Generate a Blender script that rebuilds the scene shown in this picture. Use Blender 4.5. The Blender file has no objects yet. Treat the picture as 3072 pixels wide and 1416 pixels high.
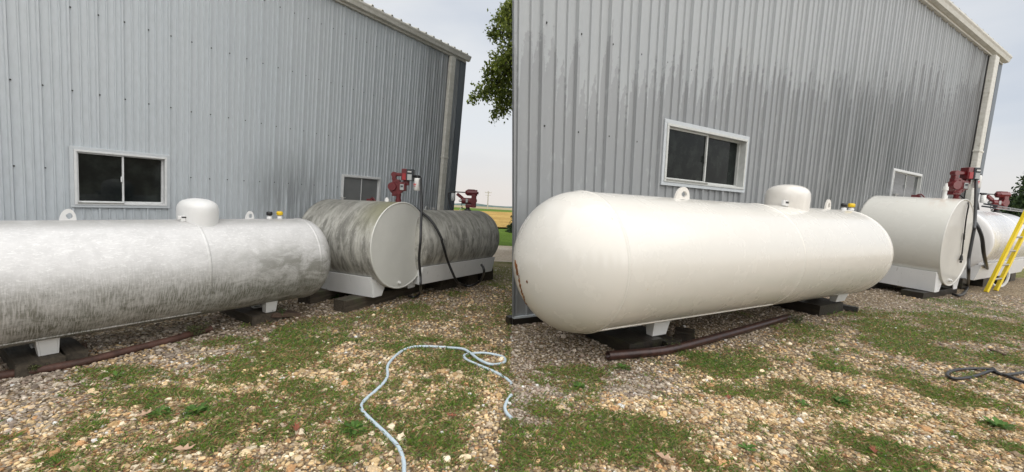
import bpy, math, random
import numpy as np
from mathutils import Matrix, Vector
random.seed(7); rng = np.random.default_rng(11)
S = bpy.context.scene
COL = S.collection
PI = math.pi
R = math.radians

# ---------------------------------------------------------------- camera
F, CX, CY, H = 1250.0, 1536.0, 708.0, 1.55          # focal length in photo pixels, optical centre, eye height
dn = np.array([-.056, 1, .0864]); dn /= np.linalg.norm(dn)
U_ = -dn
Yw = np.array([0, 0, 1.]) - U_ * U_[2]; Yw /= np.linalg.norm(Yw)
Xw = np.cross(Yw, U_)
M = np.array([Xw, Yw, U_])
cd = bpy.data.cameras.new('camera'); cam = bpy.data.objects.new('camera', cd); COL.objects.link(cam)
cd.sensor_width = 36; cd.lens = 36 * F / 3072; cd.clip_end = 3000; cd.clip_start = .05
m = Matrix.Identity(4)
for i in range(3):
    m[i][0] = M[i][0]; m[i][1] = -M[i][1]; m[i][2] = -M[i][2]
m[2][3] = H
cam.matrix_world = m
S.camera = cam

# ---------------------------------------------------------------- world, sun, exposure
SUN_EL, SUN_ROT = 50, 158
w = bpy.data.worlds.new('World'); S.world = w; w.use_nodes = True
nt = w.node_tree; nt.nodes.clear()
def wn(t, **k):
    n = nt.nodes.new(t)
    for a, b in k.items(): setattr(n, a, b)
    return n
def wl(a, b): nt.links.new(a, b)
out = wn('ShaderNodeOutputWorld')
sky = wn('ShaderNodeTexSky', sky_type='NISHITA', sun_disc=False, sun_elevation=R(SUN_EL), sun_rotation=R(SUN_ROT), air_density=1.0, dust_density=2.5)
bg1 = wn('ShaderNodeBackground'); bg1.inputs[1].default_value = .09; wl(sky.outputs[0], bg1.inputs[0])
tc = wn('ShaderNodeTexCoord'); sep = wn('ShaderNodeSeparateXYZ'); wl(tc.outputs['Generated'], sep.inputs[0])
mp = wn('ShaderNodeMapping'); mp.inputs['Scale'].default_value = (1, 1, 3.2); wl(tc.outputs['Generated'], mp.inputs[0])
nz = wn('ShaderNodeTexNoise'); nz.inputs['Scale'].default_value = 1.5; nz.inputs['Detail'].default_value = 5; nz.inputs['Roughness'].default_value = .5; wl(mp.outputs[0], nz.inputs[0])
r1 = wn('ShaderNodeValToRGB'); wl(nz.outputs[0], r1.inputs[0])
e = r1.color_ramp.elements; e[0].position = .40; e[0].color = (.56, .61, .69, 1); e[1].position = .62; e[1].color = (.76, .78, .80, 1)
r2 = wn('ShaderNodeValToRGB'); wl(sep.outputs[2], r2.inputs[0])          # paler, warmer band just above the horizon
e = r2.color_ramp.elements; e[0].position = 0; e[0].color = (1, 1, 1, 1); e[1].position = .16; e[1].color = (0, 0, 0, 1)
mx = wn('ShaderNodeMix', data_type='RGBA'); wl(r2.outputs[0], mx.inputs[0]); wl(r1.outputs[0], mx.inputs[6]); mx.inputs[7].default_value = (.82, .77, .73, 1)
bg2 = wn('ShaderNodeBackground'); bg2.inputs[1].default_value = .80; wl(mx.outputs[2], bg2.inputs[0])
ms = wn('ShaderNodeMixShader'); ms.inputs[0].default_value = .88; wl(bg1.outputs[0], ms.inputs[1]); wl(bg2.outputs[0], ms.inputs[2])
wl(ms.outputs[0], out.inputs[0])
sd = bpy.data.lights.new('sun', 'SUN'); sd.energy = 2.9; sd.angle = R(120); sd.color = (1, .96, .9)
so = bpy.data.objects.new('sun', sd); COL.objects.link(so)
# light comes from behind the camera's left shoulder, high
az = R(SUN_ROT); el = R(SUN_EL)
tosun = Vector((math.sin(az) * math.cos(el), math.cos(az) * math.cos(el), math.sin(el)))
so.rotation_euler = tosun.to_track_quat('Z', 'Y').to_euler()
S.view_settings.view_transform = 'Standard'; S.view_settings.look = 'None'
S.view_settings.exposure = 0.45; S.view_settings.gamma = 1; S.view_settings.use_curve_mapping = False
S.cycles.max_bounces = 6; S.cycles.volume_bounces = 0

# ---------------------------------------------------------------- geometry helpers
def nrm(v): v = np.asarray(v, float); return v / np.linalg.norm(v)
def ray(px, py):                                     # world direction of a photo pixel (3072 wide)
    return nrm(M @ np.array([px - CX, py - CY, F]))
EYE = np.array([0, 0, H])
def at(px, py, Z):                                   # world point of a pixel at a distance along the view
    return EYE + M @ np.array([(px - CX) / F * Z, (py - CY) / F * Z, Z])
def ground(px, py, z=0.):
    r = ray(px, py); return EYE + r * ((z - H) / r[2])
def hor(vx):                                         # picture height of the horizon at column vx
    X = vx - CX; return CY - (U_[0] * X + U_[2] * F) / U_[1]
def depth(p): return float((M.T @ (np.asarray(p) - EYE))[2])
def frame(o, x, up=(0, 0, 1)):
    x = nrm(x); y = nrm(np.cross(up, x)); z = np.cross(x, y)
    mm = Matrix.Identity(4)
    for i in range(3): mm[i][0], mm[i][1], mm[i][2], mm[i][3] = x[i], y[i], z[i], o[i]
    return mm
def inv(mm): return np.array(mm.inverted())
def loc(mi, p): p = np.asarray(p, float); return mi[:3, :3] @ p + mi[:3, 3]

class MB:
    def __init__(s): s.v = []; s.f = []; s.sm = []
    def add(s, vs, fs, smooth=False):
        b = len(s.v); s.v += [tuple(map(float, p)) for p in vs]
        s.f += [tuple(i + b for i in f) for f in fs]; s.sm += [smooth] * len(fs); return s
    def box(s, c, d, rot=None):
        c = np.asarray(c, float); h = np.asarray(d, float) / 2
        P = [np.array([i, j, k]) * h for i in (-1, 1) for j in (-1, 1) for k in (-1, 1)]
        if rot is not None: P = [np.asarray(rot) @ p for p in P]
        return s.add([p + c for p in P], [(0, 1, 3, 2), (4, 6, 7, 5), (0, 4, 5, 1), (2, 3, 7, 6), (0, 2, 6, 4), (1, 5, 7, 3)])
    def hexa(s, p8):                                  # bottom ring of four, top ring of four
        return s.add(p8, [(3, 2, 1, 0), (4, 5, 6, 7), (0, 1, 5, 4), (1, 2, 6, 5), (2, 3, 7, 6), (3, 0, 4, 7)])
    def loft(s, rings, cap=True, smooth=True):
        n = len(rings[0]); vs = [p for r in rings for p in r]; fs = []
        for i in range(len(rings) - 1):
            for j in range(n):
                k = (j + 1) % n; fs.append((i * n + j, i * n + k, (i + 1) * n + k, (i + 1) * n + j))
        s.add(vs, fs, smooth)
        if cap:
            s.add(rings[0], [tuple(range(n))[::-1]]); s.add(rings[-1], [tuple(range(n))])
        return s
    def cyl(s, p0, p1, r0, r1=None, n=20, cap=True):
        r1 = r0 if r1 is None else r1; p0 = np.asarray(p0, float); p1 = np.asarray(p1, float); d = nrm(p1 - p0)
        a = nrm(np.cross(d, [0, 0, 1] if abs(d[2]) < .9 else [1, 0, 0])); b = np.cross(d, a)
        t = np.linspace(0, 2 * PI, n, endpoint=False)
        return s.loft([[p + r * (np.cos(q) * a + np.sin(q) * b) for q in t] for p, r in ((p0, r0), (p1, r1))], cap)
    def tube(s, pts, r, n=10, sub=6, cap=True):
        P = spline(pts, sub); rr = r if callable(r) else (lambda t: r)
        d = np.gradient(P, axis=0); up = np.array([0, 0, 1.]); rings = []; a = None
        for i, p in enumerate(P):
            t = nrm(d[i])
            a = np.cross(t, up if abs(t[2]) < .95 else [1, 0, 0]) if a is None else a - t * (a @ t)
            a = nrm(a); b = np.cross(t, a); q = rr(i / (len(P) - 1))
            rings.append([p + q * (np.cos(g) * a + np.sin(g) * b) for g in np.linspace(0, 2 * PI, n, endpoint=False)])
        return s.loft(rings, cap)
    def lathe_x(s, prof, n=64, c=(0, 0)):            # profile of (x, r) turned about the x axis
        t = np.linspace(0, 2 * PI, n, endpoint=False)
        return s.loft([[(x, c[0] + r * math.cos(q), c[1] + r * math.sin(q)) for q in t] for x, r in prof], False)
    def lathe_z(s, prof, n=40, c=(0, 0, 0), sx=1, sy=1):
        t = np.linspace(0, 2 * PI, n, endpoint=False)
        return s.loft([[(c[0] + sx * r * math.cos(q), c[1] + sy * r * math.sin(q), c[2] + z) for q in t] for r, z in prof], False)
    def world(s, mi): s.v = [tuple(loc(mi, p)) for p in s.v]; return s
    def build(s, name, mat, parent=None, bevel=0, mw=None, seg=2):
        me = bpy.data.meshes.new(name); me.from_pydata(s.v, [], s.f); me.materials.append(mat)
        me.polygons.foreach_set('use_smooth', s.sm); me.validate(); me.update()
        o = bpy.data.objects.new(name, me); COL.objects.link(o)
        if parent: o.parent = parent
        if mw is not None: o.matrix_world = mw
        if bevel:
            b = o.modifiers.new('bevel', 'BEVEL'); b.width = bevel; b.segments = seg; b.limit_method = 'ANGLE'; b.angle_limit = R(40)
        return o
def spline(pts, sub=6):
    P = np.asarray(pts, float)
    if len(P) < 3 or sub < 2: return P
    Q = np.vstack([2 * P[0] - P[1], P, 2 * P[-1] - P[-2]]); o = []
    for i in range(1, len(Q) - 2):
        for t in np.linspace(0, 1, sub, endpoint=False):
            a, b, c, d = Q[i - 1:i + 3]
            o.append(.5 * ((2 * b) + (-a + c) * t + (2 * a - 5 * b + 4 * c - d) * t * t + (-a + 3 * b - 3 * c + d) * t ** 3))
    o.append(P[-1]); return np.array(o)
def fastmesh(name, V, Fc, mat, col=None, smooth=False, parent=None):      # V (n,3), Fc (m,k) uniform polygons
    me = bpy.data.meshes.new(name); k = Fc.shape[1]
    me.vertices.add(len(V)); me.vertices.foreach_set('co', V.astype(np.float32).ravel())
    me.loops.add(Fc.size); me.loops.foreach_set('vertex_index', Fc.astype(np.int32).ravel())
    me.polygons.add(len(Fc)); me.polygons.foreach_set('loop_start', np.arange(0, Fc.size, k, dtype=np.int32))
    me.polygons.foreach_set('use_smooth', np.full(len(Fc), smooth))
    me.update(calc_edges=True)
    if col is not None:
        a = me.color_attributes.new('col', 'FLOAT_COLOR', 'POINT')
        a.data.foreach_set('color', np.c_[col, np.ones(len(col))].astype(np.float32).ravel())
    me.materials.append(mat)
    o = bpy.data.objects.new(name, me); COL.objects.link(o)
    if parent: o.parent = parent
    return o
def tag(o, label=None, cat=None, group=None, kind=None):
    for k, v in (('label', label), ('category', cat), ('group', group), ('kind', kind)):
        if v: o[k] = v
    return o
def thing(name, mw, label, cat, group=None):
    o = bpy.data.objects.new(name, None); o.empty_display_size = .2; COL.objects.link(o); o.matrix_world = mw
    tag(o, label, cat, group); return o
def T(p): return Matrix.Translation(Vector([float(x) for x in p]))

# ---------------------------------------------------------------- material helpers
class NM:
    def __init__(s, name):
        s.m = bpy.data.materials.new(name); s.m.use_nodes = True; s.t = s.m.node_tree
        s.b = s.t.nodes['Principled BSDF']; s.tc = None
    def n(s, t, **k):
        x = s.t.nodes.new(t)
        for a, b in k.items(): setattr(x, a, b)
        return x
    def l(s, a, b): s.t.links.new(a, b)
    def co(s, scale=(1, 1, 1), kind='Object'):
        if not s.tc: s.tc = s.n('ShaderNodeTexCoord')
        mp = s.n('ShaderNodeMapping'); mp.inputs['Scale'].default_value = scale; s.l(s.tc.outputs[kind], mp.inputs[0]); return mp.outputs[0]
    def noise(s, scale, sc=(1, 1, 1), detail=4, rough=.55, dist=0):
        x = s.n('ShaderNodeTexNoise'); x.inputs['Scale'].default_value = scale; x.inputs['Detail'].default_value = detail
        x.inputs['Roughness'].default_value = rough; x.inputs['Distortion'].default_value = dist; s.l(s.co(sc), x.inputs[0]); return x.outputs[0]
    def rng(s, v, a, b, c=0, d=1, smooth=True):
        x = s.n('ShaderNodeMapRange'); x.interpolation_type = 'SMOOTHSTEP' if smooth else 'LINEAR'
        s.l(v, x.inputs[0]); x.inputs[1].default_value = a; x.inputs[2].default_value = b; x.inputs[3].default_value = c; x.inputs[4].default_value = d; return x.outputs[0]
    def mth(s, op, a, b=None):
        x = s.n('ShaderNodeMath', operation=op)
        for i, q in enumerate((a, b)):
            if q is None: continue
            if isinstance(q, (int, float)): x.inputs[i].default_value = q
            else: s.l(q, x.inputs[i])
        return x.outputs[0]
    def mix(s, f, a, b, mode='MIX'):
        x = s.n('ShaderNodeMix', data_type='RGBA', blend_type=mode)
        for i, q in ((0, f), (6, a), (7, b)):
            if isinstance(q, (int, float)): x.inputs[i].default_value = q
            elif isinstance(q, tuple): x.inputs[i].default_value = (*q, 1)
            else: s.l(q, x.inputs[i])
        return x.outputs[2]
    def xyz(s):
        x = s.n('ShaderNodeSeparateXYZ'); s.l(s.co(), x.inputs[0]); return x.outputs
    def blob(s, cx, cz, rx, rz, soft=1.0):             # 1 inside an ellipse of the x-z plane, fading to 0
        o = s.xyz(); a = s.mth('DIVIDE', s.mth('SUBTRACT', o[0], cx), rx); b = s.mth('DIVIDE', s.mth('SUBTRACT', o[2], cz), rz)
        d = s.mth('SQRT', s.mth('ADD', s.mth('MULTIPLY', a, a), s.mth('MULTIPLY', b, b))); return s.rng(d, 1, 1 - soft)
    def bump(s, h, st=.3, d=.01):
        x = s.n('ShaderNodeBump'); x.inputs['Strength'].default_value = st; x.inputs['Distance'].default_value = d; s.l(h, x.inputs['Height']); s.l(x.outputs[0], s.b.inputs['Normal'])
    def set(s, col=None, rough=None, metal=None, coat=None, spec=None):
        for k, v in (('Base Color', col), ('Roughness', rough), ('Metallic', metal), ('Coat Weight', coat), ('Specular IOR Level', spec)):
            if v is None: continue
            if isinstance(v, tuple): s.b.inputs[k].default_value = (*v, 1)
            elif isinstance(v, (int, float)): s.b.inputs[k].default_value = v
            else: s.l(v, s.b.inputs[k])
        return s
def simple(name, col, rough=.5, metal=0, var=.12, sc=12, coat=0, bump=0):
    a = NM(name); n = a.noise(sc, detail=5)
    a.set(a.mix(n, tuple(c * (1 - var) for c in col), tuple(min(1, c * (1 + var)) for c in col)), rough, metal, coat)
    if bump: a.bump(a.noise(sc * 4), bump)
    return a.m

PITCH_R = .5207                                       # rib spacing of the right wall
def siding_mat(side):
    a = NM('siding_' + side); x = a.xyz()
    streak = a.noise(9, (1.6, 1, .12), 5, .6); fine = a.noise(40, (1, 1, .25), 4); big = a.noise(.9, (1, 1, .5), 3)
    if side == 'left': base = a.mix(big, (.44, .485, .52), (.50, .53, .55))
    else: base = a.mix(big, (.33, .352, .368), (.39, .405, .41))
    base = a.mix(a.rng(fine, .35, .7, 0, .12), base, (.20, .21, .21))
    if side == 'left':
        d = a.mth('MAXIMUM', a.blob(3.35, 1.5, 1.05, 1.0), a.mth('MULTIPLY', a.blob(5.0, 1.0, 1.6, 1.2), .35))
        d = a.mth('MULTIPLY', d, a.rng(streak, .32, .62, .1, 1))
        lo = a.rng(x[2], 3.2, .8, 0, .25); d = a.mth('MAXIMUM', d, a.mth('MULTIPLY', lo, a.rng(streak, .4, .7)))
        base = a.mix(a.mth('MULTIPLY', d, .65), base, (.13, .14, .145))
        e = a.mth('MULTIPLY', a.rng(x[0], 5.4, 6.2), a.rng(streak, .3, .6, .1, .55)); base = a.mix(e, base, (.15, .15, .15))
        rough = .42
    else:
        # wetted area below a ragged line, plus run-down streaks; both differ from one flat between ribs to the next
        cell = a.mth('FLOOR', a.mth('DIVIDE', a.mth('SUBTRACT', x[0], .03), PITCH_R / 3)); fr = a.mth('FRACT', a.mth('DIVIDE', a.mth('SUBTRACT', x[0], .03), PITCH_R / 3))
        wn_ = a.n('ShaderNodeTexWhiteNoise', noise_dimensions='1D'); a.l(cell, wn_.inputs['W']); rc = wn_.outputs['Value']
        wn2 = a.n('ShaderNodeTexWhiteNoise', noise_dimensions='1D'); a.l(a.mth('ADD', cell, 37.3), wn2.inputs['W']); rc2 = wn2.outputs['Value']
        drip = a.noise(13, (1.2, 1, .8), 5, .65)
        edge = a.mth('ADD', a.mth('ADD', x[2], a.mth('MULTIPLY', a.mth('ABSOLUTE', a.mth('SUBTRACT', fr, .45)), 1.0)), a.mth('ADD', a.mth('MULTIPLY', rc, .75), a.mth('MULTIPLY', drip, 1.1)))
        line = a.mth('ADD', 4.25, a.mth('MULTIPLY', x[0], .17))
        wet = a.rng(a.mth('SUBTRACT', line, edge), -.05, .09)
        wet = a.mth('MULTIPLY', wet, a.rng(a.noise(7, (1, 1, .5), 4), .28, .42, .5, 1))
        dk = a.mth('MAXIMUM', a.blob(9.5, 2.9, 5.2, 2.9), a.mth('MULTIPLY', a.blob(7.5, 1.7, 4.0, 1.4), .9))
        dk = a.mth('MULTIPLY', dk, a.rng(a.mth('ADD', a.mth('MULTIPLY', rc2, .45), a.mth('MULTIPLY', streak, .8)), .3, .82, .15, 1))
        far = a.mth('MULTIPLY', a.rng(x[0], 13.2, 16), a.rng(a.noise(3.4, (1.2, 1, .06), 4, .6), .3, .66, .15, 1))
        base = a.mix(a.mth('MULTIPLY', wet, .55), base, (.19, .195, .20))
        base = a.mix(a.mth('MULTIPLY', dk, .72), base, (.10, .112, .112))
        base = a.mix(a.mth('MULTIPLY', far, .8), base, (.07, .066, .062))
        rough = a.rng(wet, 0, 1, .45, .32)
    a.set(base, rough, .0); a.bump(a.noise(2.5, (1, 1, .4), 2), .15, .02); return a.m

def dirty_tank(name, top=(.61, .605, .60), dirt=(.115, .115, .085), R_=.473, streakdir=True, amount=1., lo=-.1, hi=.35, algae=False):
    a = NM(name); x = a.xyz()
    n1 = a.noise(7, (1, 1, 1), 6, .65, .4); fine = a.noise(120, (1, .10, .10) if streakdir else (1, 1, 1), 4, .7); blot = a.noise(4.5, (1, 1.6, 1.6), 7, .72, .5)
    scr = a.noise(38, (.6, 1.6, 1.6), 8, .78, 1.2); spot = a.noise(130, (1, 1, 1), 2)
    h = a.rng(x[2], (hi + .15) * R_, lo * R_ - .45 * R_)          # grime grows towards the belly
    base = a.mix(a.rng(n1, .3, .7), tuple(c * .86 for c in top), top)
    base = a.mix(a.rng(scr, .50, .64, 0, .6), base, (.78, .78, .77))
    st = a.mth('MULTIPLY', h, a.rng(fine, .38, .58, .35, 1)); st = a.mth('MULTIPLY', st, a.rng(blot, .3, .62, .35, 1)); st = a.mth('MAXIMUM', st, a.mth('MULTIPLY', a.mth('MULTIPLY', a.rng(x[0], 2.6, 4.1), a.rng(blot, .35, .6, .2, .75)), a.rng(x[2], .75 * R_, .1 * R_)))
    base = a.mix(a.mth('MULTIPLY', st, .95 * amount), base, dirt)
    base = a.mix(a.mth('MULTIPLY', a.rng(spot, .68, .74), a.rng(x[2], .5 * R_, -.3 * R_)), base, (.03, .03, .028))
    tp = a.mth('MULTIPLY', a.rng(x[2], .84 * R_, 1.0 * R_), a.rng(n1, .3, .6, .4, 1)); base = a.mix(a.mth('MULTIPLY', tp, .55), base, (.17, .165, .15))
    if algae:
        g = a.mth('MULTIPLY', a.rng(x[0], .5, .02), a.rng(x[2], .3 * R_, 1.0 * R_)); base = a.mix(a.mth('MULTIPLY', g, .75), base, (.16, .155, .06))
    a.set(base, .5, .12); a.bump(scr, .12, .006); return a.m
def mottled_tank(name, R_, algae=False, belly=.3):
    a = NM(name); x = a.xyz()
    n1 = a.noise(4.5, (2.0, .6, .6), 8, .72, .5); n2 = a.noise(16, (1, .5, .5), 6, .7, .3); sp = a.noise(70, (1, 1, 1), 3)
    base = a.mix(a.rng(n1, .34, .66), (.19, .185, .165), (.54, .53, .48))
    base = a.mix(a.rng(n2, .55, .72, 0, .75), base, (.62, .61, .58))
    base = a.mix(a.rng(sp, .66, .72), base, (.62, .61, .58))
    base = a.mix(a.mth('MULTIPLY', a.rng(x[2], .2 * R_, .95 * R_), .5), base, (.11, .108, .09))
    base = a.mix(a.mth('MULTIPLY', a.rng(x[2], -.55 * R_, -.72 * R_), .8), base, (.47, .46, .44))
    if algae:
        g = a.mth('MULTIPLY', a.rng(x[0], .55, .02), a.rng(x[2], .1 * R_, .9 * R_)); base = a.mix(a.mth('MULTIPLY', g, .8), base, (.20, .195, .11))
    a.set(base, .55, .1); a.bump(n2, .15, .006); return a.m
def glossy_tank(name, rust=False, col=(.69, .665, .61)):
    a = NM(name); x = a.xyz()
    n = a.noise(2.2, (1, 1, 1), 4); base = a.mix(n, tuple(c * .96 for c in col), col)
    sp = a.noise(8, (1, 1, 1), 2); base = a.mix(a.rng(sp, .76, .80, 0, .5), base, (.55, .40, .22))
    if rust == 'weld':
        pass
    if rust == 'mouth':
        g = a.mth('MULTIPLY', a.blob(.25, .9, .32, .25), a.rng(a.noise(9, (1, .4, .4), 4), .35, .65)); base = a.mix(a.mth('MULTIPLY', g, .4), base, (.42, .22, .10))
    a.set(base, a.rng(a.noise(3), .3, .7, .22, .3), 0, .45, .4); a.b.inputs['Coat Roughness'].default_value = .12
    a.bump(a.noise(1.7, (1, 2.2, 2.2), 2), .10, .03); return a.m
def ground_mat(name, cols, scale=38, grass=0, gcol=(.075, .105, .03), bumpd=.02):
    a = NM(name); v = a.n('ShaderNodeTexVoronoi'); v.inputs['Scale'].default_value = scale; v.inputs['Randomness'].default_value = 1; a.l(a.co(), v.inputs[0])
    sp = a.n('ShaderNodeSeparateColor'); a.l(v.outputs['Color'], sp.inputs[0])
    r = a.n('ShaderNodeValToRGB'); a.l(sp.outputs[0], r.inputs[0]); r.color_ramp.interpolation = 'CONSTANT'
    els = r.color_ramp.elements
    while len(els) < len(cols): els.new(.5)
    for i, c in enumerate(cols): els[i].position = i / len(cols); els[i].color = (*c, 1)
    base = a.mix(a.rng(v.outputs['Distance'], .25, .75, 0, .75), r.outputs[0], (.05, .038, .025))
    big = a.noise(.5, detail=5, rough=.65)
    base = a.mix(a.rng(big, .35, .65, 0, .35), base, (.12, .085, .05))
    if grass:
        g = a.rng(a.noise(.8, detail=7, rough=.7), .5 - grass * .25, .6 - grass * .25)
        base = a.mix(a.mth('MULTIPLY', g, .85), base, a.mix(a.noise(30), gcol, tuple(c * 1.7 for c in gcol)))
    a.set(base, .9, 0, spec=.2); a.bump(a.mth('SUBTRACT', 1., v.outputs['Distance']), .8, bumpd); return a.m
def attr_mat(name, rough=.8, trans=0, spec=.3):
    a = NM(name); v = a.n('ShaderNodeVertexColor'); v.layer_name = 'col'
    base = a.mix(a.rng(a.noise(90, detail=3), .3, .7, 0, .35), v.outputs[0], (.06, .05, .035)) if not trans else v.outputs[0]
    a.set(base, rough, 0, spec=spec)
    if trans:
        tr = a.n('ShaderNodeBsdfTranslucent'); a.l(v.outputs[0], tr.inputs[0]); mxs = a.n('ShaderNodeMixShader'); mxs.inputs[0].default_value = trans
        o = a.t.nodes['Material Output']; a.l(a.b.outputs[0], mxs.inputs[1]); a.l(tr.outputs[0], mxs.inputs[2]); a.l(mxs.outputs[0], o.inputs[0])
    return a.m
def wood_mat(name, c1, c2, rough=.8):
    a = NM(name); g = a.noise(5, (.5, 6, 6), 6, .65, .6); n = a.noise(3, detail=5)
    base = a.mix(a.rng(g, .3, .7), c1, c2); base = a.mix(a.rng(n, .55, .75, 0, .6), base, (.05, .06, .025))
    a.set(base, rough); a.bump(g, .5, .01); return a.m

MT = {}
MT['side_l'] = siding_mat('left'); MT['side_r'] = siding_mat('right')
def trim_mat():
    a = NM('weathered_trim'); n = a.noise(5, (1, 1, 3), 5, .7); st = a.noise(14, (3, 1, .3), 4)
    b = a.mix(a.rng(n, .3, .7), (.54, .53, .47), (.66, .65, .60)); b = a.mix(a.rng(st, .55, .75, 0, .45), b, (.22, .21, .14)); a.set(b, .5); return a.m
MT['trim'] = trim_mat()
MT['trim_dark'] = simple('dark_corner_trim', (.13, .15, .17), .45)
MT['winframe'] = simple('white_window_frame', (.60, .61, .61), .45, var=.15, sc=20)
MT['winframe_r'] = simple('grey_white_window_frame', (.50, .51, .49), .45, var=.2, sc=14)
MT['wintrim'] = simple('pale_grey_window_trim', (.47, .50, .52), .45, var=.12, sc=14)
MT['track'] = simple('window_track', (.22, .22, .20), .6, var=.5, sc=30)
def glass():
    a = NM('dark_window_glass'); n = a.noise(6, detail=4)
    a.set(a.mix(a.rng(n, .4, .7), (.006, .008, .008), (.016, .02, .018)), .05, 0, spec=.22); return a.m
MT['glass'] = glass()
def glass3():
    a = NM('glass_painted_reflection'); o = a.xyz(); n = a.noise(4, (1, 1, 1), 3)
    a.set(a.mix(n, (.13, .135, .135), (.19, .195, .195)), .08, 0); return a.m  # pale reflection of the roof painted into the pane colour
MT['glass3'] = glass3()
def glass2():
    a = NM('grey_window_glass'); n = a.noise(4, (1, 1, 3), 3)
    a.set(a.mix(n, (.035, .04, .04), (.065, .07, .07)), .08, 0); return a.m
MT['glass2'] = glass2()
MT['black'] = simple('black_rubber', (.012, .012, .013), .38, var=.3)
MT['screw'] = simple('screw_heads', (.02, .02, .02), .6)
MT['white_steel'] = simple('white_painted_steel', (.66, .66, .65), .45, var=.08, sc=8)
def rustywhite():
    a = NM('white_skid_steel'); n = a.noise(10, (1, 1, .3), 5); b = a.mix(n, (.68, .69, .69), (.76, .76, .76)); b = a.mix(a.rng(a.noise(22, (1, 1, .15), 4), .62, .75, 0, .5), b, (.33, .32, .30)); a.set(b, .45); return a.m
MT['skid'] = rustywhite()
MT['disc'] = simple('pale_tank_end', (.60, .60, .56), .5, var=.07, sc=5)
MT['disc_r'] = simple('cream_tank_end', (.60, .59, .55), .38, var=.07, sc=4, coat=.3)
MT['red'] = simple('dark_red_pump_paint', (.11, .010, .014), .42, var=.25, sc=30)
MT['red2'] = simple('bright_red_panel', (.30, .02, .025), .4)
MT['red_wet'] = simple('wet_red_pump_paint', (.12, .005, .008), .3, var=.2, sc=30, coat=.25)
MT['grey'] = simple('grey_plate', (.35, .36, .36), .5)
MT['darkgrey'] = simple('charcoal_meter_case', (.035, .042, .05), .45)
MT['silver'] = simple('dull_silver', (.45, .45, .44), .35, .8)
MT['filter'] = simple('white_filter', (.72, .72, .70), .4, var=.05)
MT['yellow'] = simple('yellow_paint', (.72, .48, .01), .4, var=.1)
MT['ylad'] = simple('yellow_fibreglass', (.70, .52, .01), .45, var=.08)
MT['wood_old'] = wood_mat('mossy_old_timber', (.028, .022, .015), (.075, .06, .042))
MT['wood_wet'] = wood_mat('wet_black_timber', (.010, .009, .008), (.028, .022, .017), .4)
MT['wood_brown'] = wood_mat('brown_board', (.05, .03, .02), (.11, .07, .05))
def rust(name, c1, c2, rough):
    a = NM(name); n = a.noise(9, detail=7, rough=.7); a.set(a.mix(a.rng(n, .3, .7), c1, c2), rough, .1); a.bump(a.noise(40), .3, .004); return a.m
MT['pipe'] = rust('rusty_pipe', (.045, .022, .016), (.115, .055, .04), .65)
MT['pipe_wet'] = rust('wet_rusty_pipe', (.022, .010, .009), (.06, .026, .02), .35)
MT['hose_blue'] = simple('pale_blue_hose', (.47, .56, .62), .45, var=.12, sc=25)
MT['hose_white'] = simple('white_hose_rubber', (.6, .6, .58), .5)
MT['rustspot'] = rust('rust_patch', (.05, .02, .008), (.32, .13, .035), .8)
MT['pole'] = simple('weathered_pole', (.42, .38, .33), .8)
MT['bark'] = simple('tree_bark', (.07, .055, .042), .9, var=.4, sc=6, bump=.5)
MT['leaf'] = attr_mat('leaves', .55, .3, .3)
MT['stone'] = attr_mat('stones', .85)
MT['blade'] = attr_mat('grass_blades', .7, .25)
TAN = [(.40, .31, .19), (.50, .41, .28), (.24, .17, .10), (.34, .26, .17), (.58, .50, .38), (.18, .13, .08), (.44, .33, .20), (.28, .24, .19)]
MT['ground'] = ground_mat('gravel_and_soil', TAN, 42, 0)

# ---------------------------------------------------------------- terrain
def terr(x, y):
    r = np.hypot(x, y); return -np.maximum(0, r - 24) * .0183
def polar_sheet(name, mat, r0, r1, a0, a1, dz, nr=40, na=60, wob=0, seed=0):
    rr = np.geomspace(max(r0, .6), r1, nr); aa = np.linspace(R(a0), R(a1), na); g = np.random.default_rng(seed)
    w0 = spline(np.c_[np.arange(12), g.normal(0, wob, 12), np.zeros(12)], 12)[:, 1]; V = []
    for i, r in enumerate(rr):
        for j, a in enumerate(aa):
            k = 1 + (w0[int(j / na * (len(w0) - 1))] if i in (0, nr - 1) else 0)
            x, y = r * k * math.sin(a), r * k * math.cos(a); V.append((x, y, float(terr(x, y)) + dz))
    Fc = [(i * na + j, i * na + j + 1, (i + 1) * na + j + 1, (i + 1) * na + j) for i in range(nr - 1) for j in range(na - 1)]
    mb = MB().add(V, Fc, True); return mb.build(name, mat)
g = polar_sheet('ground', MT['ground'], .6, 1600, -180, 180, 0, 60, 121); tag(g, kind='structure')
mb = MB(); t = np.linspace(0, 2 * PI, 40, endpoint=False); mb.add([(0.62 * math.cos(q), .62 * math.sin(q), -.0) for q in t], [tuple(range(40))]); q_ = mb.build('soil', MT['ground']); tag(q_, kind='structure')
def strip(name, mat, pts, dz, kind='structure'):
    # a ribbon of quads between a near and a far edge, laid on the terrain
    near, far = pts; n = 24; mth = 14; V = []
    A, B = spline(near, 8), spline(far, 8)
    A = A[np.linspace(0, len(A) - 1, n).astype(int)]; B = B[np.linspace(0, len(B) - 1, n).astype(int)]
    for j in range(mth + 1):
        for i in range(n):
            p = A[i] * (1 - (j / mth) ** 1.6) + B[i] * (j / mth) ** 1.6
            V.append((p[0], p[1], float(terr(p[0], p[1])) + dz))
    Fc = [(j * n + i, j * n + i + 1, (j + 1) * n + i + 1, (j + 1) * n + i) for j in range(mth) for i in range(n - 1)]
    o = MB().add(V, Fc, True).build(name, mat); tag(o, kind=kind); return o
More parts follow.
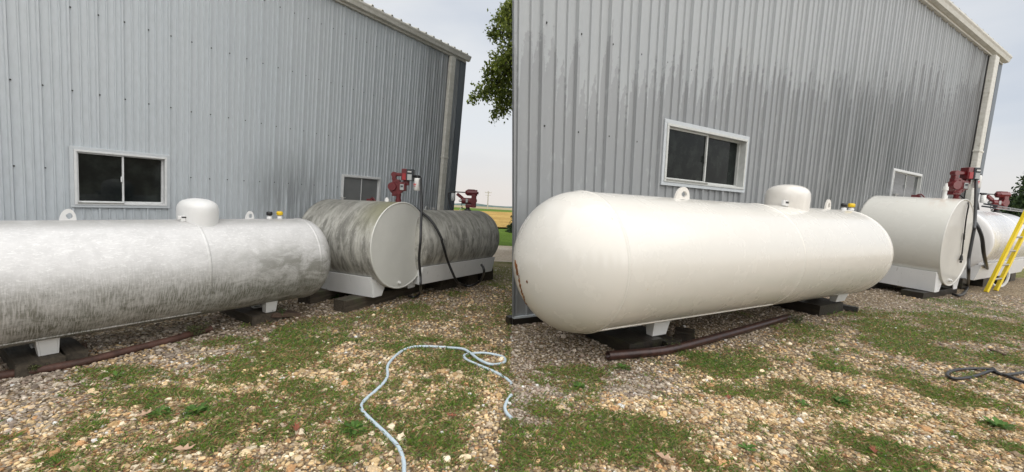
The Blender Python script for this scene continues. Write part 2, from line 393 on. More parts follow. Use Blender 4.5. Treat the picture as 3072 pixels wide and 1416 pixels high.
def plain_mat(name, c1, c2, sc, sc2=(1, 1, 1), bd=.05):
    a = NM(name); n = a.noise(sc, sc2, 7, .65); f = a.noise(sc * 14, sc2, 4, .6)
    b = a.mix(a.rng(n, .32, .68), c1, c2); b = a.mix(a.rng(f, .35, .7, 0, .5), b, tuple(c * .45 for c in c1)); a.set(b, .95, spec=.1); a.bump(f, .6, bd); return a.m
lawn = plain_mat('lawn_grass', (.085, .15, .018), (.13, .21, .03), .8)
dry = plain_mat('thin_dry_grass', (.13, .15, .035), (.30, .25, .15), 1.6)
drive = plain_mat('pale_gravel_track', (.52, .43, .32), (.64, .56, .46), 1.2, (1, 1, 1), .02)
field = plain_mat('golden_soybean_crop', (.38, .24, .07), (.52, .35, .11), .25, (1, .6, 1), .2)
field2 = plain_mat('far_stubble_field', (.33, .28, .17), (.42, .35, .22), .03)
P2 = lambda *a: [(x, y, 0) for x, y in a]
strip('crop_field', field, (P2((-60, 19), (-10, 20.5), (0, 22), (12, 26)), P2((-160, 95), (-20, 78), (10, 120), (60, 140))), .10)
strip('far_field', field2, (P2((-400, 170), (-20, 170), (100, 170), (300, 170)), P2((-1400, 800), (-40, 900), (300, 900), (1200, 800))), .05)
strip('grass_strip', lawn, (P2((-160, 85), (-20, 70), (10, 105), (60, 125)), P2((-400, 172), (-20, 172), (100, 172), (300, 172))), .02)
strip('lawn', lawn, (P2((-20, 12), (-5, 13.6), (0, 13.9), (4, 14.5)), P2((-20, 18.8), (-5, 20.8), (0, 22.0), (4, 23))), .012)
strip('gravel_track', drive, (P2((-20, 8.2), (-5, 10.1), (0, 10.3), (4, 10.6)), P2((-20, 12.2), (-5, 13.8), (0, 14.1), (4, 14.7))), .008)
strip('grass_verge', dry, (P2((-4, 8.1), (-2, 7.8), (0, 7.2), (.05, 6.9)), P2((-4, 10.1), (-2, 10.2), (0, 10.4), (.4, 10.5))), .004)
strip('gravel_track', drive, (P2((16, 15.0), (22, 17), (30, 19), (60, 26)), P2((14, 22), (22, 26.5), (40, 33), (80, 50))), .008)
strip('lawn', lawn, (P2((14, 21.8), (22, 26.2), (40, 32.7), (80, 49.6)), P2((14, 70), (30, 80), (80, 110), (160, 160))), .012)
strip('grass_verge', dry, (P2((14.5, 12.2), (17, 13.4), (24, 15.2), (40, 19)), P2((14, 15), (20, 16.4), (30, 19.3), (60, 26.2))), .004)

# ---------------------------------------------------------------- buildings
class Wall:
    """A leaning sheet-metal wall; u runs along it, v up it, n out towards the yard (all metres)."""
    def __init__(s, vx, vz, p0):
        s.a = nrm([*ray(vx, hor(vx))[:2], 0]); s.up = -ray(*vz)
        s.N = nrm(np.cross(s.a, s.up)); s.N = s.N if s.N[1] < 0 else -s.N
        s.p0 = np.asarray(p0, float); s.mw = frame(s.p0, s.a, np.cross(s.a, -s.N)); s.mi = inv(s.mw)
    def W(s, u, v, n=0): return s.p0 + s.a * u + s.up * v + s.N * n
    def L(s, u, v, n=0): return loc(s.mi, s.W(u, v, n))
    def uv(s, px, py):
        r = ray(px, py); t = ((s.p0 - EYE) @ s.N) / (r @ s.N); p = EYE + r * t - s.p0
        return np.linalg.lstsq(np.array([s.a, s.up]).T, p, rcond=None)[0]
    def box(s, mb, u0, u1, v0, v1, n0, n1):
        c = [(u0, v0, n0), (u1, v0, n0), (u1, v0, n1), (u0, v0, n1), (u0, v1, n0), (u1, v1, n0), (u1, v1, n1), (u0, v1, n1)]
        return mb.hexa([s.L(*q) for q in c])

def make_building(tagl, wall, u0, u1, top, pitch, k, side, label, left_edge=None, v0=.06, holes=()):
    root = thing('metal_building', wall.mw, label, 'building', 'pole buildings behind the tanks')
    sm = MT[side]; h = (.024 if side == 'left' else .019) * k
    prof = [(0, 0), (.035, 1), (.105, 1), (.14, 0), (.155, .0), (.42, 0), (.44, .55), (.485, .55), (.505, 0), (.73, 0), (.75, .55), (.795, .55), (.815, 0)]
    npan = 0; u = u0 - (4 * pitch)
    start = math.floor(u0 / (4 * pitch)) * 4 * pitch
    u = start
    while u < u1 - .02:
        ue = min(u + 4 * pitch, u1); pts = []
        for r in range(4):
            for f, q in prof: pts.append((u + (r + f) * pitch - .14 * pitch * 0, q * h))
        pts.append((u + 4 * pitch, 0)); pts = [p for p in pts if p[0] <= ue + 1e-6]
        if pts[-1][0] < ue - 1e-4: pts.append((ue, 0))
        hs = [h_ for h_ in holes if h_[0] < ue and h_[1] > u]
        for h_ in hs:
            for q in h_[:2]:
                if u < q < ue: pts.append((q, float(np.interp(q, [p[0] for p in sorted(pts)], [p[1] for p in sorted(pts)]))))
        pts.sort(); vrow = [v0] + sorted({q for h_ in hs for q in h_[2:]}) + [top]
        vs = []; jit = random.uniform(0, .002)
        for v in vrow:
            le = left_edge(v) if left_edge else u0
            for a_, b_ in pts: vs.append(wall.L(max(a_, le), v, b_ + jit))
        n = len(pts); fs = []
        for j in range(len(vrow) - 1):
            for i in range(n - 1):
                um, vm = (pts[i][0] + pts[i + 1][0]) / 2, (vrow[j] + vrow[j + 1]) / 2
                if any(h_[0] < um < h_[1] and h_[2] < vm < h_[3] for h_ in hs): continue
                fs.append((j * n + i, j * n + i + 1, (j + 1) * n + i + 1, (j + 1) * n + i))
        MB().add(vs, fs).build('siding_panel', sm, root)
        u += 4 * pitch
    return root
def hole(c, k): (ua, vb), (ub, vt) = c; q = .02 * k; return (ua + q, ub - q, vb + q, vt - q)
def window(wall, root, c, k, mat, gl, split=.5, trim=None, dk=1.):
    """sliding window set into a hole of the wall: flat trim, frame, one sash in front of the other, recessed panes"""
    (ua, vb), (ub, vt) = c; fw = .030 * k; trim = trim or MT['winframe']
    def frm(mb, u0, u1, v0, v1, w_, n0, n1):
        for q in ((u0, u1, v0, v0 + w_), (u0, u1, v1 - w_, v1), (u0, u0 + w_, v0 + w_, v1 - w_), (u1 - w_, u1, v0 + w_, v1 - w_)): wall.box(mb, *q, n0, n1)
        return mb
    f = frm(MB(), ua, ub, vb, vt, fw, -.01 * k, .033 * k).build('window', trim, root, .003 * k)
    a, b, d, e_ = ua + fw, ub - fw, vb + fw, vt - fw; t = .022 * k
    frm(MB(), a, b, d, e_, t, -.07 * k * dk, .040 * k).build('inner_frame', mat, f, .003 * k)
    a, b, d, e_ = a + t, b - t, d + t, e_ - t; m_ = a + (b - a) * split; t2 = .020 * k; t3 = .014 * k
    frm(MB(), a, m_ + t2 * .4, d, e_, t2 * .8, -.018 * k * dk, .010 * k).build('sliding_sash', mat, f, .002 * k)
    s2 = frm(MB(), m_ - t2 * .4, b, d, e_, t3, -.060 * k * dk, -.020 * k * dk); s2.build('fixed_sash', mat, f, .002 * k)
    for x0, x1, y0, y1, nn in ((a + t2 * .8, m_ - t2 * .4, d + t2 * .8, e_ - t2 * .8, -.006 * dk), (m_ + t2 * .4, b - t3, d + t3, e_ - t3, -.046 * dk)):
        p = MB(); wall.box(p, x0 - .001, x1 + .001, y0 - .001, y1 + .001, (nn - .006 * dk) * k, nn * k); p.build('pane', gl, f)
    l_ = MB(); wall.box(l_, m_ - t2 * 1.1, m_ - t2 * .45, (d + e_) / 2 - .03 * k, (d + e_) / 2 + .03 * k, .009 * k, .022 * k); l_.build('latch', mat, f, .003 * k)
    tr = MB(); wall.box(tr, a, m_, d - .010 * k, d + .003 * k, .0405 * k, .0435 * k); tr.build('sill_grime', MT['track'], f)
    bk = MB(); wall.box(bk, ua + .021 * k, ub - .021 * k, vb + .021 * k, vt - .021 * k, -.30 * k, -.075 * k * dk); bk.build('dark_interior', MT['black'], f)
    return f
def eave(wall, root, u0, u1, vt, k, pitch, roof_mat, left_edge=None):
    # gutter profile swept along the eave, roof sheet with ribs above it
    # u0: start, vt: top of wall
    def sweep(prof, ua, ub, name, mat, bev=0):
        mb = MB(); n = len(prof); vs = []
        for uu in (None, ub):
            for nn, vv in prof:
                x = (max(ua, left_edge(vt + vv)) if left_edge else ua) if uu is None else uu
                vs.append(wall.L(x, vt + vv, nn))
        mb.add(vs, [(i, (i + 1) % n, n + (i + 1) % n, n + i) for i in range(n)] + [tuple(range(n))[::-1], tuple(range(n, 2 * n))])
        return mb.build(name, mat, root, bev)
    sweep([(.0, -.04 * k), (.05 * k, -.04 * k), (.05 * k, .005 * k), (.0, .005 * k)], u0, u1, 'eave_trim', MT['trim'])
    sweep([(.052 * k, -.01 * k), (.11 * k, .0), (.125 * k, .05 * k), (.14 * k, .075 * k), (.14 * k, .10 * k), (.052 * k, .10 * k)], u0, u1 + .06 * k, 'gutter', MT['trim'], .004)
    # roof: rises away from the yard
    rp = 4 * pitch; u = math.floor(u0 / rp) * rp
    while u < u1:
        ue = min(u + rp, u1 + .05 * k); vs = []; pts = []
        for r in range(4):
            for f, q in ((0, 0), (.08, 1), (.2, 1), (.28, 0), (.6, 0)): pts.append((u + (r + f) * pitch, q * .03 * k))
        pts.append((u + 4 * pitch, 0)); pts = [p for p in pts if p[0] <= ue + 1e-6]
        if pts[-1][0] < ue: pts.append((ue, 0))
        for nn, vv in ((.12 * k, .105 * k), (-3.2 * k, 1.0 * k)):
            for a_, b_ in pts:
                le = left_edge(vt) if left_edge else u0
                vs.append(wall.L(max(a_, le), vt + vv + b_, nn))
        n = len(pts); top = [i for i in range(n)]
        MB().add(vs, [(i, i + 1, n + i + 1, n + i) for i in range(n - 1)]).build('roof_panel', roof_mat, root)
        u += rp

# left building
aL = nrm([*ray(2350, hor(2350))[:2], 0]); awayL = np.array([-aL[1], aL[0], 0]); DL = 6.3
wl_ = Wall(2350, (490, 10900), awayL * DL)
kL = DL / 6.1; pitL = .1965 * kL
uL0 = wl_.uv(203.5, 60)[0] % pitL - .07 * pitL
TOPL = wl_.uv(1370, 172)[1]; UL = wl_.uv(1364, 400)[0]; U0L = -1.6 * kL
wl_.p0 = wl_.p0 + wl_.a * uL0; wl_.mw = frame(wl_.p0, wl_.a, np.cross(wl_.a, -wl_.N)); wl_.mi = inv(wl_.mw)
UL -= uL0
wL1, wL2 = (wl_.uv(210, 621), wl_.uv(507.5, 465.7)), (wl_.uv(1018, 640), wl_.uv(1142, 532.5))
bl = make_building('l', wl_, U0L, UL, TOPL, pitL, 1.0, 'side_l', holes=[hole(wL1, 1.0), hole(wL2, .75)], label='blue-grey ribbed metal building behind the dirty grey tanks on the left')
eave(wl_, bl, U0L, UL + .12, TOPL, 1.0, pitL, MT['trim'])
window(wl_, bl, wL1, 1.0, MT['winframe'], MT['glass'], trim=MT['wintrim'])
window(wl_, bl, wL2, .75, MT['winframe'], MT['glass3'], dk=.5)
mb = MB(); wl_.box(mb, UL - .02, UL + .10, 0, TOPL, -.1, .024); wl_.box(mb, UL + .10, UL + .17, 0, TOPL - .01, -.1, .012); mb.build('corner_trim', MT['trim_dark'], bl)
mb = MB(); du = wl_.uv(1362, 200)[0]; wl_.box(mb, du - .20, du - .06, .35, TOPL - .05, .02, .10); wl_.box(mb, du - .215, du - .045, 2.35, 2.39, .018, .106); mb.build('downspout', MT['trim'], bl, .01)
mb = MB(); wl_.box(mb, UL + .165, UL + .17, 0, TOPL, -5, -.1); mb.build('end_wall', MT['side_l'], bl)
def screws(wall, root, rows, u0, u1, pitch, k, holes=(), le=None):
    mb = MB()
    for v, phase in rows:
        n0 = math.ceil(u0 / pitch)
        for i in range(n0, int(u1 / pitch) + 1):
            u = (i + .155) * pitch
            if any(h_[0] - .06 < u < h_[1] + .06 and h_[2] - .05 < v < h_[3] + .05 for h_ in holes): continue
            if u > u1 - .05 or (le and u < le(v) + .02): continue
            c = wall.L(u, v + random.uniform(-.006, .006) * k, .0); d = wall.L(u, v, .012 * k) - wall.L(u, v, 0)
            mb.cyl(c, c + d, .0075 * k, n=6)
    o = mb.build('screws', MT['screw'], root); o['kind'] = 'stuff'
vs_ = lambda wall, *p: [(wall.uv(*q)[1], 0) for q in p]
screws(wl_, bl, vs_(wl_, (202.7, 18), (120, 254.6), (33, 497)) + [(wl_.uv(202.7, 18)[1] + .78 * kL, 0)], U0L, UL - .3, pitL, 1.0, [hole(wL1, 1.0), hole(wL2, .75)])

# right building; its left end lies in the plane of the view's middle column
pR = ground(1536, 977)
wr = Wall(3650, (1460, 8800), pR)
pitR = abs(wr.uv(1836, 134)[0] - wr.uv(1637, 71)[0]) / 2
print('pitch R', pitR)
offR = wr.uv(1637, 71)[0] % pitR - .155 * pitR
wr.p0 = wr.p0 + wr.a * offR; wr.mw = frame(wr.p0, wr.a, np.cross(wr.a, -wr.N)); wr.mi = inv(wr.mw)
e0, e1 = wr.uv(1536.5, 960), wr.uv(1536.5, -400)
leR = lambda v: e0[0] + (e1[0] - e0[0]) * (v - e0[1]) / (e1[1] - e0[1])
TOPR = wr.uv(2960, 158)[1]; UR = wr.uv(2955, 400)[0]; U0R = min(e0[0], e1[0])
kR = 2.1
VB = wr.uv(1536, 951)[1]
wR1, wR2 = (wr.uv(1974, 554), wr.uv(2239.6, 411.4)), (wr.uv(2662, 600), wr.uv(2762, 523))
br = make_building('r', wr, U0R, UR, TOPR, pitR, kR, 'side_r', holes=[hole(wR1, 1.75), hole(wR2, 1.3)], label='grey ribbed metal building with wet streaks behind the clean white tanks on the right', left_edge=leR, v0=VB)
eave(wr, br, U0R, UR + .2, TOPR, 1.7, pitR, MT['trim'], leR)
window(wr, br, wR1, 1.75, MT['winframe_r'], MT['glass'], trim=MT['wintrim'])
window(wr, br, wR2, 1.3, MT['winframe_r'], MT['glass2'], dk=.25)
mb = MB(); wr.box(mb, UR - .05, UR + .22, 0, TOPR, -.2, .05); wr.box(mb, UR + .22, UR + .42, 0, TOPR - .01, -.2, .03); mb.build('corner_trim', MT['trim_dark'], br)
mb = MB(); du = wr.uv(2971, 200)[0]; wr.box(mb, du - .52, du - .14, .5, TOPR - .08, .05, .20); wr.box(mb, du - .55, du - .11, 3.85, 3.92, .045, .215); mb.build('downspout', MT['trim'], br, .02)
mb = MB(); wr.box(mb, U0R + .02, UR, -.05, VB - .01, -.10, -.01); mb.build('base_board', MT['wood_wet'], br)
mb = MB(); wr.box(mb, e0[0] + .0, UR, VB - .012, VB + .01, .0, .045); mb.build('base_trim', MT['side_l'], br)
seam_d = nrm(np.cross(M @ np.array([1., 0, 0]), [0, 0, 1.])); seam_d = -seam_d if seam_d[1] < 0 else seam_d
mb = MB()
bot = wr.W(leR(0), 0); topp = wr.W(leR(TOPR), TOPR)
vs = []
for i in range(37):
    q = i / 36 * 8; o = (.03 if i % 4 == 1 else 0)
    for p in (bot, topp): vs.append(loc(wr.mi, p + seam_d * q + np.array([.004 + o, 0, 0])))
mb.add(vs, [(2 * i, 2 * i + 2, 2 * i + 3, 2 * i + 1) for i in range(36)]).build('end_wall', MT['side_r'], br)
mb = MB(); wr.box(mb, UR + .40, UR + .42, 0, TOPR, -12, -.2); mb.build('end_wall', MT['side_r'], br)
screws(wr, br, vs_(wr, (1742, 105), (1732, 395)) + [(2 * wr.uv(1742, 105)[1] - wr.uv(1732, 395)[1], 0)], U0R, UR - 1, pitR, 1.75, [hole(wR1, 1.75), hole(wR2, 1.0)], le=leR)

# ---------------------------------------------------------------- tanks
def cylfit(vp, top, bot, R_):
    a = nrm(ray(*vp)); s = nrm(np.cross(a, [0, 0, 1.])); w_ = nrm(np.cross(s, a)); w_ = -w_ if w_[2] < 0 else w_
    rt, rb = ray(*top), ray(*bot); s = -s if s @ rt < 0 else s
    an = lambda r: math.atan2(r @ w_, r @ s)
    t1, t2 = an(rt), an(rb); D = R_ / math.sin((t1 - t2) / 2); m_ = (t1 + t2) / 2
    return a, s, w_, EYE + s * D * math.cos(m_) + w_ * D * math.sin(m_)
def on_axis(c, px, py):                                 # metres along the tank, height over its axis
    a, s, w_, C = c; r = ray(px, py); t = ((C - EYE) @ s) / (r @ s); p = EYE + r * t - C; return float(p @ a), float(p @ w_)

def foot(c, px, py, off):
    a, s, w_, C = c; r = ray(px, py); t = ((C - s * off - EYE) @ s) / (r @ s); p = EYE + r * t
    return float((p - C) @ a), float(p[2])
def propane_tank(c, R_, s0, s1, cap0, cap1, shell, white, label, rings, lugs, dome, valves, legs, seam_, kx, ground_gap):
    a, s, w_, C = c; O = C + a * s0; O = np.array([O[0], O[1], C[2]]); mw = frame(O, a)
    root = thing('propane_tank', mw, label, 'tank', 'long propane tanks'); LN = s1 - s0
    prof = []
    n = 20
    for i in range(n + 1):
        q = PI / 2 * (1 - i / n); prof.append((-cap0 * math.sin(q), R_ * math.cos(q) + 1e-5))
    for q in np.linspace(.02, .98, 24): prof.append((LN * q, R_))
    for i in range(n + 1):
        q = PI / 2 * i / n; prof.append((LN + cap1 * math.sin(q), R_ * math.cos(q) + 1e-5))
    MB().lathe_x(prof, 96).build('shell', shell, root)
    for x in rings:
        b = .005 + .002 * kx; MB().lathe_x([(x - b * 2.2, R_ - .002), (x - b, R_ + b * .8), (x + b, R_ + b * .8), (x + b * 2.2, R_ - .002)], 96).build('weld_seam', shell, root)
    xa, xb, ang = seam_
    y_, z_ = -math.cos(ang) * R_, math.sin(ang) * R_
    MB().tube([(xa, y_, z_), ((xa + xb) / 2, y_, z_), (xb, y_, z_)], .007 + .002 * kx, 6, 8).build('long_weld_seam', shell, root)
    for x, wd, ht in lugs:
        mb = MB(); wd *= 1.0; th = .012 * kx; N_ = 24; t_ = np.linspace(0, PI, N_)
        outer = [(x + wd / 2 * math.cos(q) * (1 + (.22 if math.cos(q) < 0 else 0) * (1 - math.sin(q))), R_ - .02 + (ht + .02) * math.sin(q) ** .72) for q in t_]
        hole = [(x + wd * .04 + wd * .20 * math.cos(q), R_ + ht * .38 + ht * .27 * math.sin(q)) for q in np.linspace(-PI * .0, 2 * PI, 2 * N_ - 2, endpoint=False)]
        # outer outline closed along the base, bridged to the hole
        base_ = [(x - wd / 2 * 1.2 + wd * 1.1 * i / (N_ - 1), R_ - .02) for i in range(1, N_ - 1)]
        ol = outer + base_; L_ = len(ol)
        cx_, cz_ = x + wd * .04, R_ + ht * .38
        ho = []
        for (px_, pz_) in ol:
            an = math.atan2((pz_ - cz_) / ht, (px_ - cx_) / wd); j_ = 1 + .06 * math.sin(4 * an + x)
            ho.append((cx_ + wd * .21 * j_ * math.cos(an), cz_ + ht * .26 * j_ * math.sin(an)))
        V = [(p[0], -th / 2, p[1]) for p in ol] + [(p[0], -th / 2, p[1]) for p in ho] + [(p[0], th / 2, p[1]) for p in ol] + [(p[0], th / 2, p[1]) for p in ho]
        Fc = []
        for i in range(L_):
            j = (i + 1) % L_
            Fc += [(i, j, L_ + j, L_ + i), (2 * L_ + j, 2 * L_ + i, 3 * L_ + i, 3 * L_ + j), (j, i, 2 * L_ + i, 2 * L_ + j), (L_ + i, L_ + j, 3 * L_ + j, 3 * L_ + i)]
        MB().add(V, Fc).build('lifting_lug', white, root)
    x, rx, ry, ht = dome
    mb = MB(); z0 = R_ - .06 * kx; k_ = ht
    z0 = R_ - .10 * kx; pr = [(.97, z0), (1.0, R_ + .2 * k_), (1.0, R_ + .40 * k_), (.99, R_ + .56 * k_), (.95, R_ + .68 * k_), (.86, R_ + .79 * k_), (.72, R_ + .88 * k_), (.5, R_ + .95 * k_), (.25, R_ + .99 * k_), (.001, R_ + 1.0 * k_)]
    mb.lathe_z([(r, z) for r, z in pr], 56, (x, 0, 0), rx, ry); dm = mb.build('dome_cover', white, root)
    mb = MB(); mb.box((x - rx * .93, -ry * .42, R_ + .12 * k_), (.10 * kx, .03, .05 * kx * .7)); mb.box((x - rx * 1.0, -ry * .44, R_ + .05 * k_), (.04 * kx, .03, .05)); mb.build('hasp', MT['white_steel'], dm, .004)
    mb = MB(); mb.box((x - rx * .93, -ry * .42 - .018, R_ + .14 * k_), (.05 * kx, .006, .012 * kx)); mb.cyl((x - rx * .75, -ry * .42 - .012, R_ + .15 * k_), (x - rx * .75, -ry * .42 - .022, R_ + .15 * k_), .010 * kx, n=10); mb.build('hasp_slot', MT['black'], dm)
    for x, mname, sc in valves:
        mb = MB(); mb.lathe_z([(.001, R_ - .02), (.030 * sc, R_ - .02), (.030 * sc, R_ + .028 * sc), (.020 * sc, R_ + .032 * sc), (.020 * sc, R_ + .045 * sc), (.0, R_ + .045 * sc)], 16, (x, 0, 0), kx ** .5, 1)
        f = mb.build('valve', MT['white_steel'], root)
        mb = MB(); mb.lathe_z([(.0, R_ + .045 * sc), (.030 * sc, R_ + .045 * sc), (.036 * sc, R_ + .055 * sc), (.036 * sc, R_ + .082 * sc), (.030 * sc, R_ + .092 * sc), (.0, R_ + .095 * sc)], 12, (x, 0, 0), kx ** .5, 1); mb.build('valve_cap', MT[mname], f)
    for x, wd, zt, fy in legs:                           # zt: height of the foot above ground, world
        zb = zt - O[2]
        for sg in (-1, 1):
            mb = MB(); y0 = sg * (fy + .05); y1 = sg * fy; th = .012 * kx
            zt_ = -math.sqrt(max(R_ ** 2 - y0 ** 2, 0)) + .02
            mb.hexa([(x - wd * .30, y1 - th, zb), (x + wd * .5, y1 - th, zb), (x + wd * .5, y1 + th, zb), (x - wd * .30, y1 + th, zb),
                     (x - wd * .5, y0 - th, zt_), (x + wd * .5, y0 - th, zt_), (x + wd * .5, y0 + th, zt_), (x - wd * .5, y0 + th, zt_)])
            mb.hexa([(x + wd * .5, y1 - th, zb), (x + wd * .5 + th, y1 - th, zb), (x + wd * .5 + th, y1 - sg * .06, zb), (x + wd * .5, y1 - sg * .06, zb),
                     (x + wd * .5, y0 - th, zt_), (x + wd * .5 + th, y0 - th, zt_), (x + wd * .5 + th, y0 - sg * .10, zt_ - .02), (x + wd * .5, y0 - sg * .10, zt_ - .02)])
            mb.hexa([(x - wd * .30 - th, y1 - th, zb), (x - wd * .30, y1 - th, zb), (x - wd * .30, y1 - sg * .06, zb), (x - wd * .30 - th, y1 - sg * .06, zb),
                     (x - wd * .5 - th, y0 - th, zt_), (x - wd * .5, y0 - th, zt_), (x - wd * .5, y0 - sg * .10, zt_ - .02), (x - wd * .5 - th, y0 - sg * .10, zt_ - .02)])
            mb.box((x + wd * .1, y1 - sg * .03, zb + .006), (wd * .8, .07, .012))
            mb.build('leg', MT['white_steel'], root, .003)
    return root, O, a
RL, RR = .49, .71; KL, KR = .49 / .473, .71 / .62
cL = cylfit((2350, 646), (300, 659.5), (384, 981), RL)
cR = cylfit((3650, 712), (2000, 590), (2150, 939), RR)
sL0, sL1 = -1.4 * KL, 2.80 * KL
fa, fb, fc, fd_ = foot(cL, 140, 1064, .16), foot(cL, 808, 936, .16), foot(cR, 1968, 1005, .19), foot(cR, 2512, 906, .19); print('feet', fa, fb, fc, fd_)
xl = lambda px, py=655: on_axis(cL, px, py)[0] - sL0
tL, OL, _ = propane_tank(cL, RL, sL0, sL1, .45, .27, dirty_tank('dirty_propane_paint', R_=RL), MT['white_steel'],
    'long grimy grey-white propane tank with dark streaked belly, cut off by the left edge', [xl(568, 655), sL1 - sL0 - .02], [(xl(206), .092, .095), (xl(750), .085, .09)],
    (xl(594), .165, .235, .215), [(xl(808), 'black', .9), (xl(839), 'yellow', .95)], [(fa[0] - sL0, .11, fa[1], .16), (fb[0] - sL0, .11, fb[1], .16)],
    (0.0, xl(568, 655), -.98), 1.0, 0)
sR0, sR1 = 2.37 * KR, 7.38 * KR
xr = lambda px, py: on_axis(cR, px, py)[0] - sR0
gt = glossy_tank('glossy_cream_paint'); CAPR = .55 * KR
tR, OR, _ = propane_tank(cR, RR, sR0, sR1, CAPR, .5, gt, simple('cream_cover_paint', (.70, .67, .62), .25, var=.04, coat=.5),
    'long glossy clean white propane tank with rounded near end, beside the sharp photo seam', [0.0, xr(2262, 606), sR1 - sR0 - .02], [(xr(2048, 590), .225, .135), (xr(2483, 625), .15, .155)],
    (xr(2360, 606), .265, .29, .315), [(xr(2531, 628), 'black', 1.25), (xr(2553, 630), 'yellow', 1.35)], [(fc[0] - sR0, .21, fc[1], .19), (fd_[0] - sR0, .33, fd_[1], .19)],
    (0.0, xr(2262, 606), -1.0), 2.2, 0)
# rust patch and drip on the near cap (thin raised flakes following the cap)
mw = np.array(frame(OR, cR[0])); mi = np.linalg.inv(mw); mb = MB(); rr_ = random.Random(3)
def cap_pt(px, py):
    r = ray(px, py); o = loc(mi, EYE); d = mi[:3, :3] @ r; sc = np.array([1 / CAPR, 1 / RR, 1 / RR]); o2, d2 = o * sc, d * sc
    A, B, C_ = d2 @ d2, 2 * o2 @ d2, o2 @ o2 - 1; D = B * B - 4 * A * C_
    return None if D < 0 else o + d * ((-B - math.sqrt(D)) / (2 * A))
for (x0, y0, x1, y1, n_, sz) in ((1547, 788, 1552, 820, 26, .022), (1556, 828, 1563, 868, 22, .012), (1563, 868, 1574, 900, 16, .010), (1572, 903, 1582, 918, 9, .009), (1580, 843, 1582, 846, 2, .012)):
    for i in range(n_):
        t_ = rr_.random(); p = cap_pt(x0 + (x1 - x0) * t_ + rr_.gauss(0, 1.2), y0 + (y1 - y0) * t_)
        if p is None: continue
        nn = nrm(p * np.array([1 / CAPR ** 2, 1 / RR ** 2, 1 / RR ** 2])); t1 = nrm(np.cross(nn, [0, 0, 1])); t2 = np.cross(nn, t1); q = [sz * rr_.uniform(.4, 1.1) for _ in range(6)]
        ring = [p + nn * .004 + q[j] * (math.cos(j * PI / 3) * t1 + 1.5 * math.sin(j * PI / 3) * t2) for j in range(6)]
        mb.loft([[x_ - nn * .006 for x_ in ring], ring], True, False)
mb.build('rust_patch', MT['rustspot'], tR)['kind'] = 'stuff'

